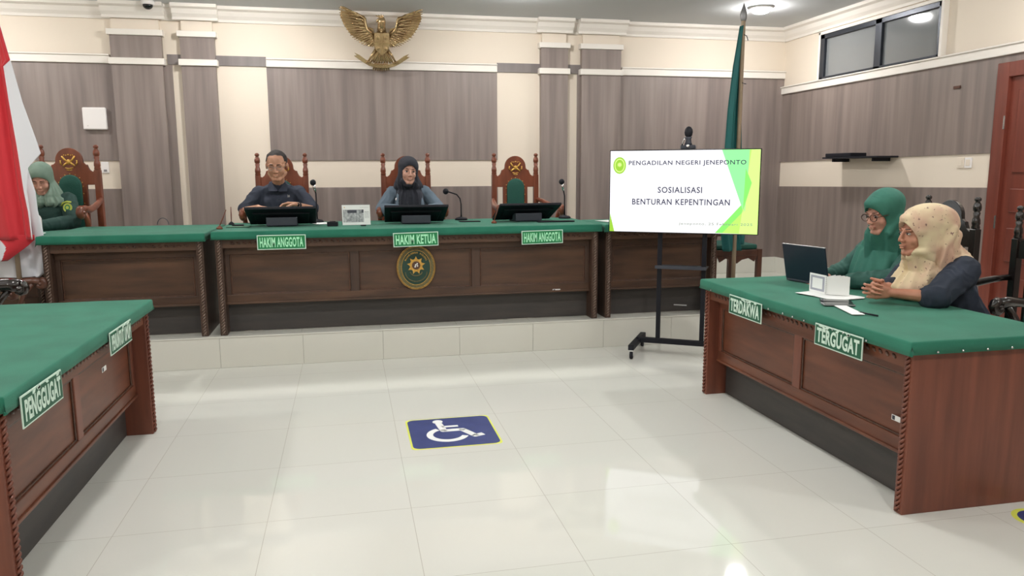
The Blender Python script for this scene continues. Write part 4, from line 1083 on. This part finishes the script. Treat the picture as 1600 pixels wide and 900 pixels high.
t = empty('floor_sticker', (2.785, 2.465, 0), R(20), 'yellow edged dark sticker on the floor at the right frame edge', 'sticker')
B().prism(arc(0, 0, .10, 0, 350, 35), -.001, .001, M['yellow'], T=FT).obj('yellow_border', t); B().prism(arc(0, 0, .078, 0, 350, 35), -.0018, -.0005, M['blue'], T=FT).obj('dark_field', t)

# ================================================================== PEOPLE
def person(label, skin, yaw, J, HP, head, hands, cloths, extras, vox=.0045):
    """J joints in world metres; head = (centre, yaw, pitch, roll, scale)"""
    I = Matrix.Identity(4)
    RY = rotz(yaw)
    hc, hy, hp, hr, hs = head
    HT = Matrix.Translation(hc) @ Matrix.Rotation(hy, 4, 'Z') @ Matrix.Rotation(hp, 4, 'X') @ Matrix.Rotation(hr, 4, 'Y') @ Matrix.Scale(hs, 4)
    bl = Blob(I)
    pe, ch = Vector(J['pelvis']), Vector(J['chest'])
    neck = Vector(J['neck'])
    hb = HT @ Vector((0, .035, -.06))
    bl.hull(sph(pe, (.15, .11, .10), RY), sph((pe+ch)/2, (.125, .09, .09), RY))
    bl.hull(sph((pe+ch)/2, (.125, .09, .09), RY), sph(ch, (.15, .10, .10), RY))
    for s_ in 'LR': bl.hull(sph(ch+Vector((0, 0, .06)), (.09, .07, .05), RY), sph(J['sh'+s_], .048))
    bl.c((neck, .055), (hb, .050))
    bl.hull(sph(neck, .055), sph(ch+Vector((0, 0, .05)), (.10, .07, .05), RY))
    head_blob(bl, HT, wide=HP.pop('wide', 1.))
    for s_ in 'LR':
        bl.c((J['sh'+s_], .046), (J['el'+s_], .036)); bl.c((J['el'+s_], .038), (J['wr'+s_], .024))
        bl.c((J['hip'+s_], .080), (J['kn'+s_], .055)); bl.c((J['kn'+s_], .052), (J['an'+s_], .034))
        an = Vector(J['an'+s_]); fd = RY @ Vector((0, -1, 0)); bl.c((an+Vector((0, 0, -.035)), .032), (an+fd*.15+Vector((0, 0, -.05)), .022))
    for h in hands: hand_blob(bl, **h)
    me = bl.remesh(vox, 2)
    b = B(); add_mesh_to(b, me, M[skin]); face_extras(b, HT, M[skin], **HP)
    c0 = pe.copy(); c0.z = 0
    o = b.obj('person'); tag(o, label, 'person')
    for nm, fn in cloths:
        fn(nm, o, J, RY, HT)
    for fn in extras: fn(o, J, RY, HT)
    return o
def put(me, nm, parent, mt):
    me.materials.append(M[mt] if isinstance(mt, str) else mt); return link(nm, me, parent)
def torso_cloth(mt, sleeve=1.0, r=(.064, .052, .040), vox=.0065, disp=.004, seed=0, w=1., lower=True):
    def fn(nm, o, J, RY, HT):
        bl = Blob(); pe, ch, neck = Vector(J['pelvis']), Vector(J['chest']), Vector(J['neck'])
        mid = (pe+ch)/2
        bl.hull(sph(pe, (.175*w, .13, .10), RY), sph(mid, (.15*w, .112, .10), RY)); bl.hull(sph(mid, (.15*w, .112, .10), RY), sph(ch, (.168*w, .118, .10), RY))
        for s_ in 'LR':
            sh = Vector(J['sh'+s_]); bl.hull(sph(ch+Vector((0, 0, .055)), (.10, .088, .055), RY), sph(sh, r[0])); bl.hull(sph(ch, (.12, .10, .08), RY), sph(sh, r[0]))
            el, wr = Vector(J['el'+s_]), Vector(J['wr'+s_])
            if sleeve >= 1:
                bl.c((sh, r[0]), (el, r[1])); e2 = el.lerp(wr, min(1, (sleeve-1))); 
                if sleeve > 1: bl.c((el, r[1]), (e2, r[2]))
            else:
                bl.c((sh, r[0]), (sh.lerp(el, sleeve), r[1]))
        for s_ in 'LR': bl.hull(sph(neck-Vector((0, 0, .035)), .056), sph(Vector(J['sh'+s_])+Vector((0, 0, -.01)), r[0]*.9))
        bl.hull(sph(neck-Vector((0, 0, .02)), .066), sph(ch+Vector((0, 0, .06)), (.11, .09, .05), RY))
        return put(bl.remesh(vox, 3, disp, 16, seed=seed), nm, o, mt)
    return fn
def legs_cloth(mt, skirt=False):
    def fn(nm, o, J, RY, HT):
        bl = Blob()
        bl.hull(sph(J['hipL'], .095), sph(J['hipR'], .095), sph(J['pelvis'], (.16, .12, .09), RY))
        if skirt:
            bl.hull(sph(J['hipL'], .095), sph(J['hipR'], .095), sph(J['knL'], .075), sph(J['knR'], .075)); bl.hull(sph(J['knL'], .075), sph(J['knR'], .075), sph(J['anL'], .08), sph(J['anR'], .08))
        else:
            for s_ in 'LR': bl.c((J['hip'+s_], .092), (J['kn'+s_], .068)); bl.c((J['kn'+s_], .066), (J['an'+s_], .055))
        return put(bl.remesh(.010, 3, .003, 12), nm, o, mt)
    return fn
def hijab(mt, drape, hood=1., cut=(.064, .088), tilt=0, disp=.005, vox=.005, peak=0., seed=0, back=0.):
    """drape: list of hull sets given by fn(J,RY,HT) added to the hood"""
    def fn(nm, o, J, RY, HT):
        sph = lambda c, r, R3=None: globals()['sph'](c, r, R3, 3)
        bl = Blob(); g = lambda c, r: bl.e(c, r, None, T=HT)
        bl.hull(sph((0, .030+back*.4, .045), (.098*hood, .112*hood+back*.5, .100*hood)), sph((0, -.030, .060), (.074*hood, .058, .060)), T=HT)
        if peak: bl.hull(sph((0, .03, .06), (.094*hood, .10, .080)), sph((0, -.052-peak, .082), (.048, .040, .026)), sph((0, -.03, .02), (.082*hood, .050, .05)), T=HT)
        bl.hull(sph((0, .030+back*.4, .045), (.098*hood, .112*hood+back*.5, .095*hood)), sph((0, .026, -.055), (.092*hood, .078, .060)), T=HT)
        bl.hull(sph((0, -.012, -.116), (.052*hood, .056, .020)), sph((0, .030, -.07), (.092*hood, .085, .05)), T=HT)
        neck = Vector(J['neck'])
        I4 = Matrix.Identity(4); fwd = RY @ Vector((0, -1, 0))
        jaw = [HT @ p for p in sph((0, .004, -.085), (.082*hood, .080, .040))]; low = [HT @ p for p in sph((0, .03, -.03), (.094*hood, .090, .05))]
        bl.hull(jaw, sph(neck, (.110, .100, .05), RY), T=I4); bl.hull(low, sph(neck-fwd*.01, (.125, .105, .045), RY), T=I4)
        drape(bl, J, RY, HT)
        ct = Blob(); rx, rz = cut
        ring0 = [(rx*math.cos(2*PI*i/28), -.010-.02*max(0, math.sin(2*PI*i/28)), -.022+rz*math.sin(2*PI*i/28)) for i in range(28)]
        ring1 = [(rx*1.30*math.cos(2*PI*i/28), -.24, -.030+rz*1.12*math.sin(2*PI*i/28)) for i in range(28)]
        ring2 = [(rx*.55*math.cos(2*PI*i/28), .004, -.012+rz*.55*math.sin(2*PI*i/28)) for i in range(28)]
        ct.hull([Vector(p) for p in ring0+ring1+ring2], T=HT)
        me = bl.remesh(vox, 9, 0, 13, cut=ct, seed=seed)
        me.update(); nr = [v.normal.copy() for v in me.vertices]; Hi = HT.inverted()
        for v, n_ in zip(me.vertices, nr):
            q = Hi @ v.co; f_ = min(1, max(0, (-.03-q.z)/.09)); rel = v.co-neck
            th = math.atan2(rel.x, rel.y); rr = math.hypot(rel.x, rel.y)
            a_ = noise.noise(Vector((math.cos(th)*3.1+seed, math.sin(th)*3.1, rr*3+v.co.z*2.2)))
            c_ = noise.noise(Vector((q.x*7+seed, q.y*4+q.z*6, q.z*9)))
            v.co = v.co+n_*((1-abs(a_)*3.2)*disp*2.6*f_+(1-abs(c_)*2.6)*disp*.45*(1-f_)*(1 if q.y > -.05 else .3))
        return put(me, nm, o, mt)
    return fn
def legsJ(px, py, sz, yaw, w=.10, fl=0.):
    """hip, knee, ankle joints for a seated figure: pelvis at px,py, seat height sz"""
    Q = rotz(yaw); P = lambda x, y, z: tuple(Vector((px, py, 0))+Q @ Vector((x, y, 0))+Vector((0, 0, z)))
    return dict(pelvis=P(0, 0, sz+.10), hipL=P(-.09, -.02, sz+.09), hipR=P(.09, -.02, sz+.09), knL=P(-w, -.42, sz+.08), knR=P(w, -.42, sz+.08), anL=P(-w, -.40, fl+.085), anR=P(w, -.40, fl+.085))

# --- man in navy shirt
J = legsJ(-.578, 7.02, PZ+.50, 0, .10, PZ)
J.update(chest=(-.580, 6.98, 1.19), neck=(-.575, 6.93, 1.345), shL=(-.745, 6.98, 1.272), shR=(-.410, 6.98, 1.272), elL=(-.872, 6.88, 1.115), elR=(-.290, 6.88, 1.118),
         wrL=(-.720, 6.62, 1.160), wrR=(-.405, 6.62, 1.175))
def man_shirt_extras(o, J, RY, HT):
    # collar
    b = B(); n = Vector(J['neck'])
    for s_ in (-1, 1):
        b2 = bmesh.new()
        P = [(0, -.088, -.055), (s_*.016, -.094, -.062), (s_*.075, -.082, -.060), (s_*.082, -.050, -.012), (s_*.070, -.010, .022), (s_*.055, -.035, .018), (s_*.03, -.066, -.018)]
        vv = [b2.verts.new(n+Vector(p)) for p in P]; b2.faces.new(vv)
        bmesh.ops.triangulate(b2, faces=b2.faces[:]); bmesh.ops.solidify(b2, geom=b2.faces[:], thickness=.005); b.merge(b2, M['navy2'], False)
    b.tube([n+Vector((.060*math.cos(R(a)), .060*math.sin(R(a)), .012+.012*math.sin(R(a)))) for a in range(-35, 216, 20)], .010, M['navy2'], 8)
    b.obj('collar', o)
    # hair: cap around the cranium leaving the forehead free
    me = Blob(HT).e((0, .024, .038), (.0865, .095, .0865)).remesh(.004, 1)
    bm = bmesh.new(); bm.from_mesh(me); Hi = HT.inverted()
    kill = []
    for v in bm.verts:
        q = Hi @ v.co; lim = .070+(.0 if q.y > -.03 else 0)
        front = q.y < -.030
        if (front and q.z < .094-.5*abs(q.x)*.3) or (q.y < .012 and q.z < .012) or q.z < -.045: kill.append(v)
    bmesh.ops.delete(bm, geom=kill, context='VERTS'); bm.to_mesh(me); bm.free()
    put(me, 'hair', o, 'hair')
    glasses(o, HT, thin=True)
    b = B(); w_, e = Vector(J['wrR']), Vector(J['elR']); d = (w_-e).normalized(); c = w_-d*.01
    b.tube([c-d*.010, c+d*.010], .030, M['black'], 14); b.ell(c+Vector((0, -.028, .006)), (.016, .006, .016), M['blackgloss']); b.obj('wristwatch', o)
    b = B(); b.prism([(-.010, -.012), (.010, -.010), (.008, .010), (0, .004), (-.009, .012)], -.002, .002, M['silver'], T=Matrix.Translation((-.490, 6.852, 1.245))); b.obj('lapel_pin', o)
    b = B(); 
    for k in range(5): b.ell((-.572, 6.862-.0*k, 1.26-k*.045), (.005, .003, .005), M['black'], sub=1)
    b.obj('buttons', o)['kind'] = 'stuff'
def glasses(o, HT, thin=False, mt=None):
    b = B(); r_ = .0014 if thin else .0024; fm = M['silver'] if thin else M['wood_dk']
    for s_ in (-1, 1):
        rr = [(s_*.031+(.022 if thin else .025)*math.cos(R(a)), -.100+abs(math.cos(R(a))*s_+.0)*.0, .002+(.015 if thin else .021)*math.sin(R(a))) for a in range(0, 361, 20)]
        b.tube(rr, r_, fm, 6, T=HT); b.tube([(s_*.055, -.100, .006), (s_*.072, -.075, .008), (s_*.080, .0, .004)], r_, fm, 6, T=HT)
    b.tube([(-.008, -.101, .006), (0, -.103, .009), (.008, -.101, .006)], r_, fm, 6, T=HT)
    b.obj('glasses', o)
person('man in a navy short-sleeved shirt leaning smiling on the judges desk', 'skin_m', 0, J, dict(female=False, smile=True, closed=True, wide=1.09),
       ((-.572, 6.80, 1.502), R(-4), R(14), 0, 1.06),
       [dict(W=(-.405, 6.62, 1.175), f=(-.95, -.10, .05), n=(0, -.5, -.85), side=1, curl=(.35, .55, .35)), dict(W=(-.720, 6.62, 1.160), f=(.8, -.5, -.10), n=(0, 0, -1), side=-1, curl=(.15, .2, .2))],
       [('shirt', torso_cloth('navy2', .88, (.058, .060, .05), disp=.006, seed=3, w=1.1)), ('trousers', legs_cloth('trouser'))], [man_shirt_extras])
# --- woman in blazer
J = legsJ(.548, 7.02, PZ+.48, 0, .09, PZ)
J.update(chest=(.550, 7.00, 1.17), neck=(.548, 6.96, 1.310), shL=(.405, 6.99, 1.265), shR=(.695, 6.99, 1.265), elL=(.300, 6.88, 1.112), elR=(.815, 6.88, 1.112), wrL=(.430, 6.60, 1.12), wrR=(.680, 6.60, 1.12))
def drape_black(bl, J, RY, HT):
    n = Vector(J['neck'])
    bl.hull(sph(n, (.105, .09, .05)), sph(n+Vector((0, -.045, -.09)), (.115, .060, .05)))
    bl.hull(sph(n+Vector((-.035, -.06, -.08)), (.075, .045, .05)), sph(n+Vector((-.05, -.088, -.25)), (.070, .035, .04)))
    bl.hull(sph(n+Vector((.05, -.06, -.08)), (.070, .045, .05)), sph(n+Vector((.065, -.088, -.25)), (.070, .035, .04)))
def blazer_extras(o, J, RY, HT):
    b = B(); n = Vector(J['neck'])
    for s_ in (-1, 1):
        b.tube([n+Vector((s_*.075, -.02, .0)), n+Vector((s_*.100, -.075, -.07)), n+Vector((s_*.115, -.110, -.17)), n+Vector((s_*.095, -.125, -.26))], [.012, .016, .018, .010], M['blazer'], 8)
    b.obj('lapels', o)
    b = B(); b.ell((.432, 6.872, 1.205), (.013, .006, .013), M['white']); b.obj('lapel_pin', o)
person('woman in a black headscarf and grey blazer smiling at the judges desk', 'skin_w', 0, J, dict(smile=True),
       ((.543, 6.87, 1.448), R(6), R(4), R(4), .98),
       [dict(W=(.430, 6.60, 1.12), f=(.8, -.5, -.1), n=(0, 0, -1), side=-1, curl=(.15, .2, .2)), dict(W=(.680, 6.60, 1.12), f=(-.8, -.5, -.1), n=(0, 0, -1), side=1, curl=(.15, .2, .2))],
       [('blazer', torso_cloth('blazer', 1.9, (.056, .056, .046), disp=.005, seed=8, w=1.0)), ('skirt', legs_cloth('trouser', True)), ('headscarf', hijab('scarfblack', drape_black, .95, cut=(.061, .084), seed=2))], [blazer_extras])
# --- clerk
J = legsJ(-2.42, 7.10, PZ+.48, 0, .09, PZ)
J.update(chest=(-2.43, 7.03, 1.13), neck=(-2.435, 6.99, 1.27), shL=(-2.60, 7.02, 1.225), shR=(-2.275, 7.02, 1.225), elL=(-2.68, 6.86, 1.05), elR=(-2.20, 6.86, 1.055), wrL=(-2.53, 6.66, 1.035), wrR=(-2.37, 6.66, 1.035))
def drape_sage(bl, J, RY, HT):
    n = Vector(J['neck'])
    bl.hull(sph(n, (.095, .085, .05)), sph(n+Vector((0, -.03, -.06)), (.155, .075, .045)))
    bl.hull(sph(n+Vector((0, -.03, -.05)), (.13, .07, .04)), sph(n+Vector((.11, -.0, -.055)), (.06, .07, .03)))
def badge_(o, J, RY, HT):
    e, s = Vector(J['elR']), Vector(J['shR']); c = s.lerp(e, .34)+Vector((.012, -.088, .0))
    T = Matrix.Translation(c) @ Matrix.Rotation(R(-12), 4, 'X')
    b = B(); b.prism([(.033*math.cos(2*PI*i/24), .038*math.sin(2*PI*i/24)) for i in range(24)], -.006, .004, M['badge'], T=T); b.prism([(.020*math.cos(2*PI*i/24), .024*math.sin(2*PI*i/24)) for i in range(24)], -.008, .0, M['signgreen'], T=T)
    b.prism([(.012*math.cos(2*PI*i/12), .014*math.sin(2*PI*i/12)) for i in range(12)], -.010, .0, M['badge'], T=T)
    b.tube([c+Vector((-.045, -.002, .015)), c+Vector((-.03, -.006, .040)), c+Vector((.0, -.006, .050)), c+Vector((.03, 0, .045))], .008, M['badge'], 6)
    b.obj('sleeve_badge', o)
person('clerk in a sage headscarf and dark green uniform looking down at the desk', 'skin_g', 0, J, dict(closed=True),
       ((-2.44, 6.95, 1.395), R(4), R(26), 0, .98),
       [dict(W=(-2.53, 6.66, 1.035), f=(.75, -.6, -.1), n=(0, 0, -1), side=-1, curl=(.2, .3, .3)), dict(W=(-2.37, 6.66, 1.035), f=(-.75, -.6, -.1), n=(0, 0, -1), side=1, curl=(.2, .3, .3))],
       [('uniform', torso_cloth('uniform', 1.9, (.066, .058, .045), disp=.005, seed=11)), ('skirt', legs_cloth('trouser', True)), ('headscarf', hijab('scarfsage', drape_sage, .95, seed=5))], [badge_])
# --- woman in green, typing
J = legsJ(3.33, 3.95, .46, -PI/2, .09, 0)
J.update(chest=(3.24, 3.93, .88), neck=(3.15, 3.93, 1.035), shL=(3.17, 4.12, .985), shR=(3.20, 3.765, .985), elL=(3.04, 4.17, .835), elR=(3.03, 3.72, .835), wrL=(2.895, 4.14, .805), wrR=(2.86, 3.93, .800))
def drape_green(bl, J, RY, HT):
    n = Vector(J['neck']); I = Matrix.Identity(4)
    bl.hull([HT @ p for p in sph((0, .0, -.08), (.085, .08, .05))], sph(n+Vector((.0, .02, -.075)), (.115, .185, .045)), T=I)
    bl.hull(sph(n+Vector((-.02, .03, -.07)), (.115, .190, .045)), sph(n+Vector((-.07, .03, -.23)), (.115, .190, .03)))
    H = lambda x, y, z: HT @ Vector((x, y, z))
    bl.c((H(.088, .03, -.03), .022), (H(.070, -.035, -.105), .024), (n+Vector((-.085, -.02, -.075)), .030), (n+Vector((-.095, .10, -.11)), .028), (n+Vector((-.05, .19, -.13)), .024), T=I)
    bl.c((H(-.088, .03, -.03), .020), (H(-.055, -.045, -.115), .022), (n+Vector((-.115, .02, -.12)), .026), (n+Vector((-.14, -.03, -.21)), .024), T=I)
person('woman with glasses in a green headscarf typing at the laptop', 'skin_g', -PI/2, J, dict(look=(0, -1)),
       ((3.035, 3.878, 1.195), R(-80), R(14), 0, .98),
       [dict(W=(2.895, 4.14, .805), f=(-.95, .0, -.12), n=(-.2, 0, -1), side=1, curl=(.35, .45, .4)), dict(W=(2.86, 3.93, .800), f=(-.95, .25, -.1), n=(-.2, 0, -1), side=-1, curl=(.35, .45, .4))],
       [('robe', torso_cloth('robegreen', 1.85, (.062, .058, .046), disp=.006, seed=15)), ('skirt', legs_cloth('robegreen', True)), ('headscarf', hijab('scarfgreen', drape_green, 1.0, cut=(.060, .084), seed=9, peak=.012, back=.02))],
       [lambda o, J, RY, HT: glasses(o, HT)])
# --- woman in beige
J = legsJ(3.32, 3.48, .46, -PI/2, .10, 0)
J.update(chest=(3.17, 3.50, .81), neck=(3.06, 3.49, .970), shL=(3.12, 3.66, .92), shR=(3.12, 3.335, .925), elL=(2.93, 3.61, .805), elR=(2.905, 3.265, .805), wrL=(2.74, 3.49, .820), wrR=(2.735, 3.385, .818))
def drape_beige(bl, J, RY, HT):
    n = Vector(J['neck']); I = Matrix.Identity(4)
    hb = [HT @ p for p in sph((0, .07, -.03), (.10, .10, .07))]
    bl.hull(hb, sph(n+Vector((.10, -.02, -.01)), (.09, .13, .05)), T=I)
    bl.hull(sph(n+Vector((.10, -.02, -.01)), (.09, .13, .05)), sph(Vector(J['shR'])+Vector((-.0, .03, .018)), .066), sph(n+Vector((.03, .0, -.05)), (.10, .13, .05)))
    bl.hull([HT @ p for p in sph((0, .0, -.11), (.07, .06, .03))], sph(n+Vector((-.05, .0, -.06)), (.09, .115, .05)), T=I)
    bl.hull(sph(n+Vector((-.03, .0, -.05)), (.10, .13, .05)), sph(n+Vector((-.150, .015, -.150)), (.055, .105, .03)))
    H = lambda x, y, z: HT @ Vector((x, y, z))
    bl.c((H(.085, .12, .02), .030), (H(.098, .07, -.06), .032), (n+Vector((-.01, -.10, -.05)), .036), (n+Vector((-.10, -.075, -.11)), .034), (n+Vector((-.165, -.03, -.165)), .028), T=I)
    bl.c((H(.07, .15, -.01), .034), (H(.085, .10, -.11), .036), (n+Vector((.10, -.13, -.05)), .032), T=I)
person('woman in a beige patterned headscarf and navy top with clasped hands', 'skin_b', -PI/2, J, dict(look=(-.5, 0)),
       ((2.960, 3.482, 1.112), R(-95), R(2), 0, 1.04),
       [dict(W=(2.74, 3.49, .820), f=(-.80, -.42, .12), n=(.15, -.9, -.1), side=1, fingers=[(.55, .9, .5), (.6, .9, .5), (.65, .9, .5), (.7, .9, .5)], sc_=.95),
        dict(W=(2.735, 3.385, .818), f=(-.86, .40, .02), n=(.15, .9, .0), side=-1, fingers=[(.35, 1.0, .6), (.4, 1.0, .6), (.45, 1.0, .6), (.5, 1.0, .6)], sc_=.95, thumb_in=.3)],
       [('top', torso_cloth('navy', 1.12, (.080, .070, .062), disp=.006, seed=21, w=1.05)), ('trousers', legs_cloth('trouser')), ('headscarf', hijab('scarfbeige', drape_beige, 1.10, cut=(.060, .086), disp=.007, seed=14, back=.06, peak=.008))], [], vox=.004)
